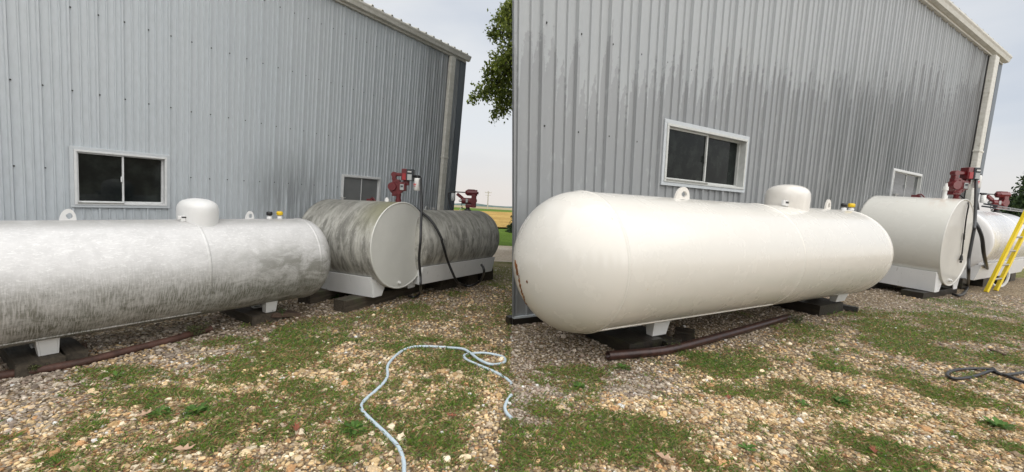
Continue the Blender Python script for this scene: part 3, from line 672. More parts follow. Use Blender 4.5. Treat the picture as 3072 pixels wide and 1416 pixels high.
def fuel_tank(O, a, L_, R_, shell, discm, label, k, zbot, dish0=0., dish1=0., beams=(.05, .9), skid_h=None, ring=None, fit=()):
    """horizontal cylinder; x=0 is the near end"""
    mw = frame(O, a); root = thing('fuel_tank', mw, label, 'tank', 'fuel storage tanks')
    prof = []
    n = 10
    if dish0:
        for i in range(n + 1): q = PI / 2 * (1 - i / n); prof.append((-dish0 * math.sin(q), R_ * math.cos(q) + 1e-5))
    else: prof.append((0, R_))
    for q in np.linspace(.03, .97, 16): prof.append((L_ * q, R_))
    if dish1:
        for i in range(n + 1): q = PI / 2 * i / n; prof.append((L_ + dish1 * math.sin(q), R_ * math.cos(q) ** .9 + 1e-5))
    else: prof += [(L_, R_), (L_ + .01, .001)]
    MB().lathe_x(prof, 80).build('shell', shell, root)
    if not dish0:
        t_ = np.linspace(0, 2 * PI, 80, endpoint=False); ring_ = lambda x, r: [(x, r * math.cos(q), r * math.sin(q)) for q in t_]
        mb = MB().loft([ring_(.004, R_ - .001), ring_(-.012 * k, R_ + .003), ring_(-.018 * k, R_ - .004 * k), ring_(-.014 * k, R_ - .016 * k), ring_(-.008 * k, R_ - .022 * k)], False)
        mb.add(ring_(-.008 * k, R_ - .0221 * k), [tuple(range(80))]); mb.build('end_plate', discm, root)
        mb = MB(); mb.cyl((-.004, 0.05 * k, -R_ * .86), (-.03 * k, .05 * k, -R_ * .86), .022 * k, n=10); mb.cyl((-.03 * k, .05 * k, -R_ * .86), (-.045 * k, .05 * k, -R_ * .86), .013 * k, n=8); mb.build('drain_plug', MT['filter'], root)
    if ring: MB().lathe_x([(ring - .008 * k, R_ - .001), (ring, R_ + .005 * k), (ring + .008 * k, R_ - .001)], 80).build('weld_seam', shell, root)
    zb = zbot - O[2]; zt = -R_ * .66; y0 = R_ * .76
    for sg in (-1, 1):
        mb = MB(); th = .02 * k; ya, yb = sg * (y0 + .02 * k), sg * (y0 - .04 * k)
        x0, x1 = beams
        mb.hexa([(x0, yb - th, zb), (x1, yb - th, zb), (x1, yb + th, zb), (x0, yb + th, zb), (x0, ya - th, zt), (x1, ya - th, zt), (x1, ya + th, zt), (x0, ya + th, zt)])
        mb.box(((x0 + x1) / 2, yb - sg * .05 * k, zb + .008), (x1 - x0, .12 * k, .016))
        # triangular gusset at the near end
        mb.hexa([(x0 - .004, yb - sg * .14 * k, zb), (x0 + .01, yb - sg * .14 * k, zb), (x0 + .01, yb, zb), (x0 - .004, yb, zb),
                 (x0 - .004, yb - sg * .22 * k, zb + .16 * k), (x0 + .01, yb - sg * .22 * k, zb + .16 * k), (x0 + .01, ya, zt - .01), (x0 - .004, ya, zt - .01)])
        mb.build('skid_rail', MT['skid'], root, .003)
    for x, y, kind in fit:
        z = math.sqrt(R_ * R_ - y * y) - .008; mb = MB()
        if kind == 'cap': mb.cyl((x, y, z), (x, y, z + .03 * k), .022 * k, n=14); mb.cyl((x, y, z + .03 * k), (x, y, z + .045 * k), .040 * k, n=14); mb.build('vent_cap', MT['silver'], root)
        if kind == 'white': mb.cyl((x, y, z), (x, y, z + .05 * k), .035 * k, .03 * k, n=12); mb.cyl((x, y, z + .05 * k), (x, y, z + .065 * k), .018 * k, n=8); mb.build('filler_cap', MT['filter'], root)
        if kind == 'vent': mb.cyl((x, y, z), (x, y, z + .12 * k), .022 * k, n=12); mb.cyl((x, y, z + .12 * k), (x, y, z + .17 * k), .034 * k, .03 * k, n=12); mb.cyl((x, y, z + .17 * k), (x, y, z + .22 * k), .02 * k, .012 * k, n=12); mb.build('vent_pipe', MT['filter'], root)
        if kind == 'red': mb.box((x, y, z + .02 * k), (.10 * k, .05 * k, .03 * k)); mb.tube([(x - .1 * k, y, z), (x - .05 * k, y, z + .05 * k), (x, y, z + .03 * k)], .01 * k, 6); mb.build('latch_lever', MT['red'], root, .004)
        if kind == 'hook': mb.tube([(x - .05 * k, y, z), (x - .02 * k, y, z + .06 * k), (x + .02 * k, y, z + .05 * k), (x + .05 * k, y, z + .0)], .008 * k, 6); mb.build('lift_hook', MT['silver'], root)
    return root
# left pair
pD = at(1204, 736, 5.85); aD = nrm(ray(-1200, 500)); R1 = .605
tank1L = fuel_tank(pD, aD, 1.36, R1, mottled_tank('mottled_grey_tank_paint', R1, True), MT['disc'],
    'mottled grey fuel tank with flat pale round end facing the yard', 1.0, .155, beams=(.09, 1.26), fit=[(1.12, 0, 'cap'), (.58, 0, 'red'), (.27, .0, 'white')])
R2 = .5; c2 = cylfit((2350, 646), (1380, 631), (1400, 797), R2)
def s2(px, py): return on_axis(c2, px, py)[0]
sa, sb = s2(1215, 640), s2(1432, 632)
O2 = c2[3] + c2[0] * sa
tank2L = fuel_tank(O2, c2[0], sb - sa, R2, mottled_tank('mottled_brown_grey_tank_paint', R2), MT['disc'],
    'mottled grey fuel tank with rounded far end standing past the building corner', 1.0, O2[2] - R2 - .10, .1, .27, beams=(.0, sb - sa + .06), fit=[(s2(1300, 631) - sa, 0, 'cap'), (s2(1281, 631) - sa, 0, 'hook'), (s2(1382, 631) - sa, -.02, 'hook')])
# right pair
pE = at(2870, 729, 8.8); aE = nrm(ray(830, 510)); R3 = .925
tank1R = fuel_tank(pE, aE, 1.48, R3, glossy_tank('glossy_tank_paint', 'mouth', (.68, .67, .62)), MT['disc_r'],
    'clean cream fuel tank with flat round end and a black cord hanging down it', 1.5, .135, beams=(.02, 1.4), fit=[(1.15, 0, 'cap'), (.78, 0, 'red'), (.30, .1, 'vent'), (.33, -.06, 'white')])
R4 = .80; c4 = cylfit((3650, 709), (2960, 634), (2960, 800), R4)
def s4(px, py): return on_axis(c4, px, py)[0]
sa4, sb4 = s4(2850, 640), s4(3000, 638); O4 = c4[3] + c4[0] * sa4
tank2R = fuel_tank(O4, c4[0], sb4 - sa4, R4, glossy_tank('glossy_white_tank_paint', False, (.72, .71, .70)), MT['disc_r'],
    'clean white fuel tank with rounded end partly behind the yellow ladder', 1.6, O4[2] - R4 - .14, .1, .95, beams=(.0, sb4 - sa4 + .15), ring=s4(2950, 634) - sa4)

# ---------------------------------------------------------------- fuel pumps (X across, Z up, in units of one photo pixel at their distance)
def pframe(px, py, Z):
    p = at(px, py, Z); x = np.array([M[0][0], M[1][0], 0.0]); return p, frame(p, x), Z / F
def pump_a(px, py, Z, red, label, dx=0, fd=0, meterw=20):
    p, mw, u = pframe(px, py, Z); root = thing('fuel_pump', mw, label, 'fuel pump', 'red fuel pumps with counters')
    q = lambda *a: tuple(u * i for i in a)
    mb = MB(); mb.cyl(q(0, 0, -6), q(0, 0, 4), 9 * u, n=8); mb.cyl(q(0, 0, 4), q(0, 0, 18), 7 * u, n=16); mb.build('neck', red, root)
    mb = MB(); mb.cyl(q(-5, -9, 38), q(-5, 12, 38), 21 * u, 19 * u, 24); mb.box(q(-6, 2, 24), q(24, 18, 22)); mb.cyl(q(-17, -15, 41), q(-17, -8, 41), 12 * u, 13 * u, 24); mb.box(q(-8, 2, 56), q(22, 16, 14)); h = mb.build('pump_housing', red, root, 1.5 * u)
    mb = MB()
    for i in range(8): g_ = i * PI / 4; mb.cyl(q(-5 + 18 * math.cos(g_), -11, 38 + 18 * math.sin(g_)), q(-5 + 18 * math.cos(g_), -8, 38 + 18 * math.sin(g_)), 1.8 * u, n=6)
    mb.build('bolts', red, h)['kind'] = 'stuff'
    mb = MB(); mb.box(q(12, 0, 42), q(20, 20, 25)); mo = mb.build('motor_box', red, root, 2 * u)
    MB().box(q(12, -11, 41), q(11, 2, 17)).build('rating_plate', MT['grey'], mo)
    MB().box(q(12, -12.2, 43.5), q(7, 1, 5)).build('print', MT['darkgrey'], mo)
    mb = MB(); mb.box(q(-14, 0, 72), q(12, 14, 22)); mb.box(q(1, 0, 78), q(24, 12, 10)); mb.cyl(q(-14, -8, 77), q(-14, 8, 77), 8 * u, n=16); mb.build('elbow', red, root, 2 * u)
    mb = MB(); mb.box(q(22 + dx, 2, 54), q(16, 12, 14)); mb.tube([q(2, 0, 50), q(14, 0, 56), q(24 + dx, 0, 60)], 3.4 * u, 8); mb.build('outlet_arm', red, root, 1.5 * u)
    mb = MB(); mb.box(q(19 + dx, 0, 78), q(19, 24, 35)); bo = mb.build('meter_body', red, root, 1.5 * u)
    MB().box(q(18 + dx, -12.6, 72), q(11, 2, 19)).build('side_panel', MT['red2'], bo)
    mb = MB(); mb.box(q(34 + dx, -1, 78), q(18, 27, 35)); mt_ = mb.build('counter', MT['darkgrey'], root, 1.2 * u)
    MB().box(q(34.5 + dx, -15, 87), q(13, 1.6, 9)).build('display', MT['black'], mt_)
    mb = MB()
    for i in range(4): mb.box(q(30.2 + dx + 2.9 * i, -16, 87), q(1.9, .6, 4.2))
    mb.build('digits', MT['filter'], mt_)
    MB().box(q(34.5 + dx, -15, 71), q(13, 1.6, 17)).build('face_plate', MT['grey'], mt_)
    mb = MB(); mb.tube([q(42 + dx, 0, 76), q(52 + dx + fd, 0, 76), q(60 + dx + fd, 0, 75), q(64 + dx + fd, 0, 70), q(65 + dx + fd, 0, 62)], 3.4 * u, 10); mb.cyl(q(55 + dx + fd, 0, 70 - fd), q(55 + dx + fd, 0, 78), 8 * u, n=16); mb.build('pipe', MT['black'], root)
    mb = MB(); mb.lathe_z([(.1, 33), (8, 33), (9.6, 34.5), (9.6, 67), (9.2, 69), (8.0, 70.5), (.1, 70.5)], 28, (0, 0, 0), u, u)
    mb.v = [(x + u * (55 + dx + fd), y, z * u if abs(z) > 1.5 else z) for x, y, z in mb.v] if False else mb.v
    mb = MB(); mb.lathe_z([(.1 * u, 33 * u), (8 * u, 33 * u), (9.8 * u, 35 * u), (9.8 * u, 67 * u), (9.0 * u, 70 * u), (.1 * u, 70.5 * u)], 28, q(55 + dx + fd, 0, -fd)); fl = mb.build('filter', MT['filter'], root)
    mb = MB(); mb.box(q(50 + dx + fd, -9.2, 51 - fd), q(8, 1.2, 5)); mb.box(q(50 + dx + fd, -9.4, 45 - fd), q(6, 1.2, 1.2)); mb.build('print', simple('red_print', (.5, .12, .12), .5), fl)
    return root, u
def surf(c, R_, px, py, off):                            # nearest point of a tank's side under a pixel, lifted off it
    a, s, w_, C = c; r = ray(px, py); o = EYE - C; o = o - a * (o @ a); d = r - a * (r @ a); q = R_ + off
    A, B, D = d @ d, 2 * o @ d, o @ o - q * q; di = max(B * B - 4 * A * D, 0); return EYE + r * ((-B - math.sqrt(di)) / (2 * A))
def onplane(p0, n_, px, py, off): r = ray(px, py); return EYE + r * (((p0 - n_ * off) - EYE) @ n_ / (r @ n_))
def hose(root_mw, root, pts, r, name='hose', mat='black'):
    mi = inv(root_mw); mb = MB(); mb.tube([loc(mi, p) for p in pts], r, 10, 8); return mb.build(name, MT[mat], root)
ZP1 = 5.95
pm1, u1 = pump_a(1195, 602, ZP1, MT['red'], 'dark red fuel pump with counter on the flat-ended mottled grey tank')
def reg(x0, y0, k): return lambda x, y: (x0 + x / k, y0 + y / k)
g3, g4 = reg(1120, 480, 4.945), reg(1120, 700, 4.945)
zz = lambda lst, fn, Z0, Z1: [at(*fn(x, y), Z0 + (Z1 - Z0) * i / (len(lst) - 1)) for i, (x, y) in enumerate(lst)]
h1 = zz([(700, 290), (712, 500), (716, 740), (706, 1000)], g3, 5.9, 5.35) + zz([(700, 100), (680, 320), (685, 480), (700, 640), (700, 800)], g4, 5.3, 5.4)
gp = [ground(*g4(690, 890), .03), ground(*g4(650, 930), .03), ground(*g4(590, 945), .03), ground(*g4(520, 930), .03)]
hose(pm1.matrix_world, pm1, h1 + gp, .0165)
pm2L = None
def pump_b(px, py, Z, red, label, filt='filter'):
    p, mw, u = pframe(px, py, Z); root = thing('fuel_pump', mw, label, 'fuel pump', 'red fuel pumps with side nozzles')
    q = lambda *a: tuple(u * i for i in a)
    mb = MB(); mb.cyl(q(0, 0, -4), q(0, 0, 3), 12 * u, 10 * u, n=16); mb.cyl(q(0, 0, 3), q(0, 0, 8), 6 * u, n=12); mb.build('base', MT['black'], root)
    mb = MB(); mb.cyl(q(0, 0, 3), q(0, 0, 17), 5.5 * u, n=14); mb.box(q(6, 0, 14), q(26, 12, 9)); mb.build('neck', red, root, 1.5 * u)
    mb = MB(); mb.box(q(17, 0, 32), q(14, 16, 46)); mb.cyl(q(16, -9, 30), q(16, 9, 30), 10 * u, n=18); mb.build('pump_housing', red, root, 2 * u)
    mb = MB(); mb.cyl(q(-19, 0, 28), q(12, 0, 28), 9.2 * u, n=20); mo = mb.build('motor', red, root, 1 * u)
    mb = MB(); mb.cyl(q(-26, 0, 28), q(-19, 0, 28), 4 * u, n=12); mb.cyl(q(-28, 0, 28), q(-26, 0, 28), 2.5 * u, n=8); mb.build('end_fitting', MT['silver'], mo)
    MB().box(q(-3, -9.2, 29), q(6, 1.4, 11)).build('rating_plate', MT['grey'], mo)
    mb = MB(); mb.cyl(q(-3, 0, 53), q(26, 0, 53), 10.5 * u, n=6); mb.cyl(q(-9, 0, 53), q(-3, 0, 53), 5 * u, 9 * u, n=12); mb.cyl(q(26, 0, 53), q(30, 0, 53), 4 * u, n=10); mb.box(q(9, 0, 61), q(20, 14, 4)); mb.build('meter_head', red, root, 1.2 * u)
    a_ = -.62; rot = np.array([[math.cos(a_), 0, -math.sin(a_)], [0, 1, 0], [math.sin(a_), 0, math.cos(a_)]])
    mb = MB(); mb.box(q(-26, 0, 42), q(20, 8, 9), rot); mb.box(q(-18, 0, 36), q(8, 7, 8)); mb.build('nozzle_holder', red, root, 1.5 * u)
    mb = MB(); mb.cyl(q(-38, 0, 53), q(-8, 0, 53), 1.6 * u, n=8); mb.cyl(q(-55, 0, 53), q(-38, 0, 53), 2.8 * u, n=10); mb.cyl(q(-45, 0, 49), q(-45, 0, 54), 5.5 * u, n=12); mb.build('pipe', MT['black'], root)
    mb = MB(); mb.lathe_z([(.1 * u, 26 * u), (5 * u, 26 * u), (6.2 * u, 27.5 * u), (6.2 * u, 49 * u), (.1 * u, 50 * u)], 20, q(-45, 0, 0)); mb.build('filter', MT[filt], root)
    mb = MB(); mb.tube([q(-19, 0, 21), q(-18, 0, 12), q(-13, 0, 5), q(-2, 0, 2)], .8 * u, 6); mb.build('cord', MT['black'], root)
    return root, u
p2 = c2[3] + c2[0] * s2(1403, 632); Z2 = depth(p2)
pm2, u2 = pump_b(1403, 631, Z2, MT['red'], 'dark red fuel pump in front of the golden field, on the rounded grey tank', 'grey')
h2 = zz([(1135, 482), (1116, 500), (1118, 570), (1140, 660), (1172, 745)], g3, Z2, Z2)
hose(pm2.matrix_world, pm2, h2, .016 * Z2 / 7)
o_ = thing('loose_hose', T(ground(1400, 860)), 'thick black hose looping from the flat-ended tank down to the timbers and back up', 'hose')
l1 = [at(*g3(600, 690), 6.35), at(*g3(665, 748), 6.4)] + [surf(c2, R2, *g3(x, y), .04 + .012 * i) for i, (x, y) in enumerate([(735, 790), (820, 860), (900, 960), (970, 1080), (1020, 1187)])] + [surf(c2, R2, *g4(x, y), .09 + .02 * i) for i, (x, y) in enumerate([(1010, 90), (1060, 260), (1110, 430)])]
l1 += [ground(*g4(1230, 700), .26), ground(*g4(1290, 745), .12), ground(*g4(1350, 772), .04), ground(*g4(1430, 778), .03), ground(*g4(1530, 745), .08), ground(*g4(1600, 685), .18), ground(*g4(1640, 580), .42), ground(*g4(1632, 510), .50), ground(*g4(1605, 470), .52)]
hose(o_.matrix_world, o_, l1, .0195)
g1, g2 = reg(2780, 480, 4.945), reg(2780, 680, 4.945)
ZP3 = 9.05
pm3, u3 = pump_a(2868, 598, ZP3, MT['red_wet'], 'wet bright red fuel pump with counter on the cream flat-ended tank', dx=3, fd=-4)
h3 = zz([(735, 240), (733, 400), (728, 620), (715, 900), (705, 1000)], g1, 9.0, 8.3) + zz([(700, 60), (655, 300), (625, 480), (620, 700)], g2, 8.3, 8.3) + [ground(*g2(608, 880), .05), ground(*g2(560, 980), .05), ground(*g2(480, 1020), .05), ground(*g2(390, 1000), .05)]
hose(pm3.matrix_world, pm3, h3, .027)
hc = zz([(490, 520), (545, 560), (600, 610)], g1, 9.0, 8.8) + [onplane(pE, aE, *g1(x, y), .04) for x, y in ((622, 665), (610, 740), (588, 860), (575, 960), (562, 1080), (555, 1180))] + [onplane(pE, aE, *g2(x, y), .04) for x, y in ((555, 100), (540, 260), (525, 390), (515, 430))]
cr = hose(pm3.matrix_world, pm3, hc, .012, 'cord')
pl_ = onplane(pE, aE, *g2(513, 465), .05); mi = inv(pm3.matrix_world); c_ = loc(mi, pl_); mb = MB(); mb.cyl(c_ + [0, 0, .06], c_ - [0, 0, .05], .018, .034, 10); mb.box(c_ - [.012, 0, .08], (.008, .02, .05)); mb.box(c_ + [.014, 0, -.08], (.008, .02, .05)); mb.build('plug', MT['black'], pm3)
p4 = c4[3] + c4[0] * s4(2988, 637); Z4 = depth(p4)
pm4, u4 = pump_b(2988, 637, Z4, MT['red_wet'], 'wet bright red fuel pump in front of the evergreen, on the rounded white tank')
h4 = zz([(750, 495), (740, 560), (750, 640), (765, 740)], g1, Z4, Z4); hose(pm4.matrix_world, pm4, h4, .03)
o_ = thing('loose_hose', T(ground(2960, 850)), 'black hose arching down from behind the cream tank towards the yellow ladder', 'hose')
l2 = [at(*g1(690, 900), 9.4)] + [surf(c4, R4, *g1(x, y), .07) for x, y in ((735, 950), (790, 1060), (825, 1180))] + [surf(c4, R4, *g2(x, y), .09 + .02 * i) for i, (x, y) in enumerate([(845, 380), (880, 560), (905, 700)])] + [ground(*g2(930, 800), .08)]
hose(o_.matrix_world, o_, l2, .034)

# ---------------------------------------------------------------- timbers, boards, pipes
def plank(name, c, d, yaw, mat, label, group=None, tilt=0, cat='timber'):
    mw = T(c) @ Matrix.Rotation(yaw, 4, 'Z') @ Matrix.Rotation(tilt, 4, 'Y')
    mb = MB(); n = 10; rings = []; rr = random.Random(int(c[0] * 100))
    for i in range(n + 1):
        x = -d[0] / 2 + d[0] * i / n; j = lambda s=.006: rr.uniform(-s, s)
        rings.append([(x + (j(.015) if i in (0, n) else 0), -d[1] / 2 + j(), j(.003)), (x, d[1] / 2 + j(), j(.003)), (x, d[1] / 2 + j(), d[2] + j()), (x, -d[1] / 2 + j(), d[2] + j())])
    mb.loft(rings, True, False)
    o = mb.build(name, mat, None, .006, mw); tag(o, label, cat, group); return o
yL = math.atan2(aL[1], aL[0]); yLn = yL + PI / 2
aR = wr.a; yR = math.atan2(aR[1], aR[0]); yRn = yR + PI / 2
GT = 'timbers under the tanks'
def under(c, R_, s, w_, off=0): p = c[3] + c[0] * s - nrm([-c[0][1], c[0][0], 0]) * off; return np.array([p[0], p[1], 0])
def leg_timber(c, f, fy, wd, L_, label, mat, yaw, dx=0, ov=.10):
    aw = nrm([-c[0][1], c[0][0], 0]); aw = -aw if aw[1] < 0 else aw; p = c[3] + c[0] * (f[0] + dx) + aw * (L_ / 2 - fy - ov)
    plank('timber', (p[0], p[1], 0), (L_, wd, f[1] - .004), yaw, mat, label)
leg_timber(cL, fa, .16, .26, 1.0, 'mossy timber under the near leg of the grimy propane tank', MT['wood_old'], yLn, -.05, .12)
leg_timber(cL, fa, .16, .12, 1.0, 'narrow mossy timber beside the near-leg timber of the grimy propane tank', MT['wood_old'], yLn, .16, .06)
leg_timber(cL, fb, .16, .30, 1.0, 'dark timber under the far leg of the grimy propane tank', MT['wood_old'], yLn, -.05, .03)
plank('board', ground(392 * .5963, 708 + 598 * .5963), (.20, .09, .05), yLn - .3, MT['wood_brown'], 'short tilted board between the rusty pipe and the grimy tank', tilt=-.25, cat='board')
plank('board', ground(768 + 130 * .5963, 708 + 402 * .5963, .02), (.36, .20, .05), yL + .1, MT['wood_brown'], 'brown board leaning by the far leg of the grimy propane tank', tilt=.2, cat='board')
pc = ground(768 + 560 * .5963, 708 + 362 * .5963)
# cross timber under near end of tank 1 left runs along the wall direction
yD = math.atan2(aD[1], aD[0]) + PI / 2
pcc = pD + aD * .32; plank('timber', (pcc[0], pcc[1], 0), (1.55, .22, .15), yD, MT['wood_old'], 'mossy cross timber under the flat-ended mottled grey tank, nearest the yard')
pcd = pD + aD * 1.0; plank('timber', (pcd[0], pcd[1], 0), (1.5, .22, .15), yD, MT['wood_old'], 'shadowed cross timber under the back of the mottled flat-ended tank')
for (bx, by), lab, dd in (((690, 862), 'square timber end just right of the white gusset of the flat-ended grey tank', (.9, .17, .17)), ((1070, 812), 'cracked squat timber under the middle of the rounded grey tank', (1.0, .42, .17)),
                      ((1420, 738), 'mossy timber second from the far end of the rounded grey tank', (1.0, .30, .19)), ((1660, 690), 'black square timber farthest right under the rounded grey tank', (1.0, .28, .22))):
    q = ground(*g4(bx, by)); ce = q + np.array([*(nrm([-aL[1], aL[0], 0])[:2] * .42), 0]); plank('timber', ce, dd, yLn, MT['wood_old'], lab)
q = ground(*g4(1150, 800)); plank('board', q + np.array([.0, .25, .172]), (.45, .30, .03), yL, MT['wood_brown'], 'flat board lying on the cracked timber under the rounded grey tank', cat='board')
# right site
leg_timber(cR, (fc[0], fc[1] - .03), .19, .22, 1.4, 'wet brown board right beside the near-leg timber of the glossy tank', MT['wood_wet'], yRn, .12, .16)
leg_timber(cR, fc, .19, .50, 1.5, 'wet black timber under the near leg of the glossy white propane tank', MT['wood_wet'], yRn, -.26, .10)
plank('board', ground(1536 + 868 * .5963, 708 + 522 * .5963, .02), (.34, .22, .05), yRn - .9, MT['wood_wet'], 'wet brown board tilted against the pipe below the glossy tank', tilt=-.35, cat='board')
leg_timber(cR, fd_, .19, .8, 1.4, 'wet black timber under the far leg of the glossy white propane tank', MT['wood_wet'], yRn, -.25, .03)
plank('board', ground(2304 + 410 * .5963, 708 + 372 * .5963, .0), (.36, .22, .07), yR + .3, MT['wood_wet'], 'wet block on the gravel by the far leg of the glossy tank', tilt=.1, cat='board')
yE = math.atan2(aE[1], aE[0]) + PI / 2
q = pE + aE * .30; plank('timber', (q[0], q[1], 0), (2.0, .35, .13), yE, MT['wood_wet'], 'wet black cross timber under the cream flat-ended tank, nearest the yard')
q = pE + aE * 1.2; plank('timber', (q[0], q[1], 0), (2.4, .35, .13), yE, MT['wood_wet'], 'wet cross timber in shadow under the back of the cream tank')
for (bx, by), lab, dd in (((560, 920), 'wet timber end right of the cream tank near the gravel', (1.2, .5, .26)), ((800, 870), 'wet black timber under the near half of the rounded white tank', (1.4, .7, .24)), ((1000, 840), 'wet black timber behind the feet of the yellow ladder', (1.4, .6, .28)), ((1235, 800), 'wet black timber end farthest right under the rounded white tank', (1.3, .55, .36))):
    q = ground(*g2(bx, by)); ce = q + np.array([*(nrm([-aR[1], aR[0], 0])[:2] * .6), 0]); plank('timber', ce, dd, yRn, MT['wood_wet'], lab)
def gpts(lst, fn, z=.03): return [ground(*fn(x, y), z) for x, y in lst]
g5, g6, g7, g8 = (lambda x, y: (x * .5963, 708 + y * .5963)), (lambda x, y: (768 + x * .5963, 708 + y * .5963)), (lambda x, y: (1536 + x * .5963, 708 + y * .5963)), (lambda x, y: (2304 + x * .5963, 708 + y * .5963))
def steel_pipe(pts, r, mat, label):
    o = thing('steel_pipe', T(pts[len(pts) // 2]), label, 'pipe', 'rusty pipes lying by the tanks'); mi = inv(o.matrix_world)
    MB().tube([loc(mi, p) for p in pts], r, 18, 6, False).build('tube', mat, o)
    for i, j in ((0, 1), (-1, -2)):
        a_, b_ = np.array(pts[i]), np.array(pts[j]); d_ = nrm(a_ - b_); la = loc(mi, a_); u_ = nrm(np.cross(d_, [0, 0, 1])); v_ = np.cross(d_, u_)
        t_ = np.linspace(0, 2 * PI, 18, endpoint=False); ring = lambda rr, off: [la + d_ * off + rr * (math.cos(x) * u_ + math.sin(x) * v_) for x in t_]
        MB().loft([ring(r, -.002), ring(r, .001), ring(r * .82, .001), ring(r * .82, -.12)], False).build('pipe_mouth', mat, o)
        mbb = MB(); mbb.add(ring(r * .82, -.1), [tuple(range(18))]); mbb.build('pipe_inside', MT['black'], o)
    return o
steel_pipe(gpts([(-60, 715), (0, 702), (150, 680), (300, 655), (420, 633), (560, 597), (700, 562), (850, 525), (960, 492), (1060, 465)], g5), .032, MT['pipe'], 'rusty brown steel pipe on the ground before the grimy propane tank')
steel_pipe([ground(*p, .05) for p in ((1824, 1067), (1910, 1060), (1995, 1051), (2060, 1036), (2210, 995), (2367, 950))], .046, MT['pipe_wet'], 'wet dark brown steel pipe on the gravel before the glossy tank')

# ---------------------------------------------------------------- hoses and cable on the ground
o_ = thing('garden_hose', T(ground(1150, 1150)), 'pale blue garden hose snaking and looping over the gravel', 'hose')
hp = [(750, 1230), (745, 1187), (742, 1130), (715, 1060), (660, 1000), (590, 935), (540, 885), (530, 855), (548, 825), (600, 780), (645, 735), (662, 700), (662, 655), (690, 615), (740, 575), (800, 557), (880, 556), (960, 561), (1040, 568), (1080, 590), (1120, 620), (1170, 643), (1215, 645), (1252, 632), (1245, 610), (1200, 596), (1140, 588), (1080, 592), (1048, 600), (1055, 618), (1090, 637), (1150, 662), (1210, 688), (1260, 718), (1284, 740)]
P = [ground(*g6(x, y), .016 + (.022 if 18 <= i <= 21 else 0)) for i, (x, y) in enumerate(hp)]; mi = inv(o_.matrix_world)
MB().tube([loc(mi, p) for p in P], .0125, 10, 8).build('hose_run', MT['hose_blue'], o_)
MB().tube([loc(mi, ground(*g6(x, y), .016)) for x, y in ((1284, 800), (1264, 828), (1252, 862), (1262, 892), (1284, 915))], .0125, 10, 8).build('hose_run', MT['hose_blue'], o_)
o_ = thing('power_cable', T(ground(2900, 1110)), 'black cable with a loop lying on the gravel at the right edge', 'cable'); mi = inv(o_.matrix_world)
for pts in ([(1140, 672), (1080, 668), (1000, 668), (930, 678), (900, 697), (925, 715), (990, 716), (1060, 700), (1120, 680), (1160, 690), (1220, 710), (1300, 738), (1380, 765)], [(1130, 665), (1150, 685), (1180, 700), (1230, 695), (1300, 685), (1400, 672)]):
    MB().tube([loc(mi, ground(*g8(x, y), .018 + .012 * (i % 5 == 0))) for i, (x, y) in enumerate(pts)], .016, 8, 8).build('cable_run', MT['black'], o_)
o_ = thing('white_hose', T(ground(3020, 850)), 'white hose coiled behind the feet of the yellow ladder', 'hose'); mi = inv(o_.matrix_world)
MB().tube([loc(mi, at(*g2(x, y), 10.6)) for x, y in ((1185, 630), (1215, 700), (1190, 800), (1130, 872), (1060, 888), (990, 860), (962, 820))], .028, 8, 8).build('hose_run', MT['hose_white'], o_)

# ---------------------------------------------------------------- ladder and pressure-washer wand
lf = ground(2958, 876); rf = ground(2987, 872)
lt, rt = at(3103, 585, 10.1), None
dv = lt - lf; o_ = thing('ladder', T(lf), 'yellow ladder with silver rungs leaning at the right edge', 'ladder'); mi = inv(o_.matrix_world)
for p in (lf, rf + np.array([0, 0, 0])):
    mb = MB(); d_ = nrm(dv); sx = nrm(np.cross(d_, [0, 1, 0])); sy = np.cross(d_, sx); b_ = p; e_ = p + dv
    mb.hexa([loc(mi, q + sx * i * .026 + sy * j * .04) for q in (b_, e_) for i, j in ((-1, -1), (1, -1), (1, 1), (-1, 1))]); mb.build('rail', MT['ylad'], o_, .006)
for t_ in np.arange(.125, 1, .145):
    p = lf + dv * t_; q = rf + dv * (t_ + .004); MB().cyl(loc(mi, p), loc(mi, q), .024, n=8).build('rung', MT['silver'], o_)
o_ = thing('spray_wand', T(at(2955, 618, Z4 - .8)), 'thin twin-tube pressure washer wand crossing before the right red pump', 'spray wand'); mi = inv(o_.matrix_world)
zw = Z4 - 1.2
for i, (a_, b_) in enumerate((((850, 650), (1500, 757)), ((820, 685), (1500, 775)))):
    p, q = at(*g1(*a_), zw), at(*g1(*b_), zw - 1.0); m1 = p + (q - p) * .34
    MB().cyl(loc(mi, p), loc(mi, m1), .022, n=8).build('grip_tube', MT['darkgrey'], o_); MB().cyl(loc(mi, m1), loc(mi, q), .016, n=8).build('lance_tube', MT['silver'], o_)

# ---------------------------------------------------------------- utility pole
pp = np.array([at(1463, 620, 160)[0], 160, 0]); pp[2] = terr(pp[0], pp[1])
o_ = thing('utility_pole', T(pp), 'thin wooden utility pole far off above the golden field', 'utility pole')
MB().cyl((0, 0, 0), (0, 0, 6.9), .26, .16, 8).build('post', MT['pole'], o_)
MB().box((0, -.1, 6.3), (2.6, .15, .18)).box((0, -.1, 5.3), (2.0, .15, .15)).build('crossarm', MT['pole'], o_)
mb = MB()
for x in (-1.2, -.4, .4, 1.2): mb.cyl((x, -.1, 6.4), (x, -.1, 6.7), .07, n=6)
mb.build('insulators', MT['pole'], o_)

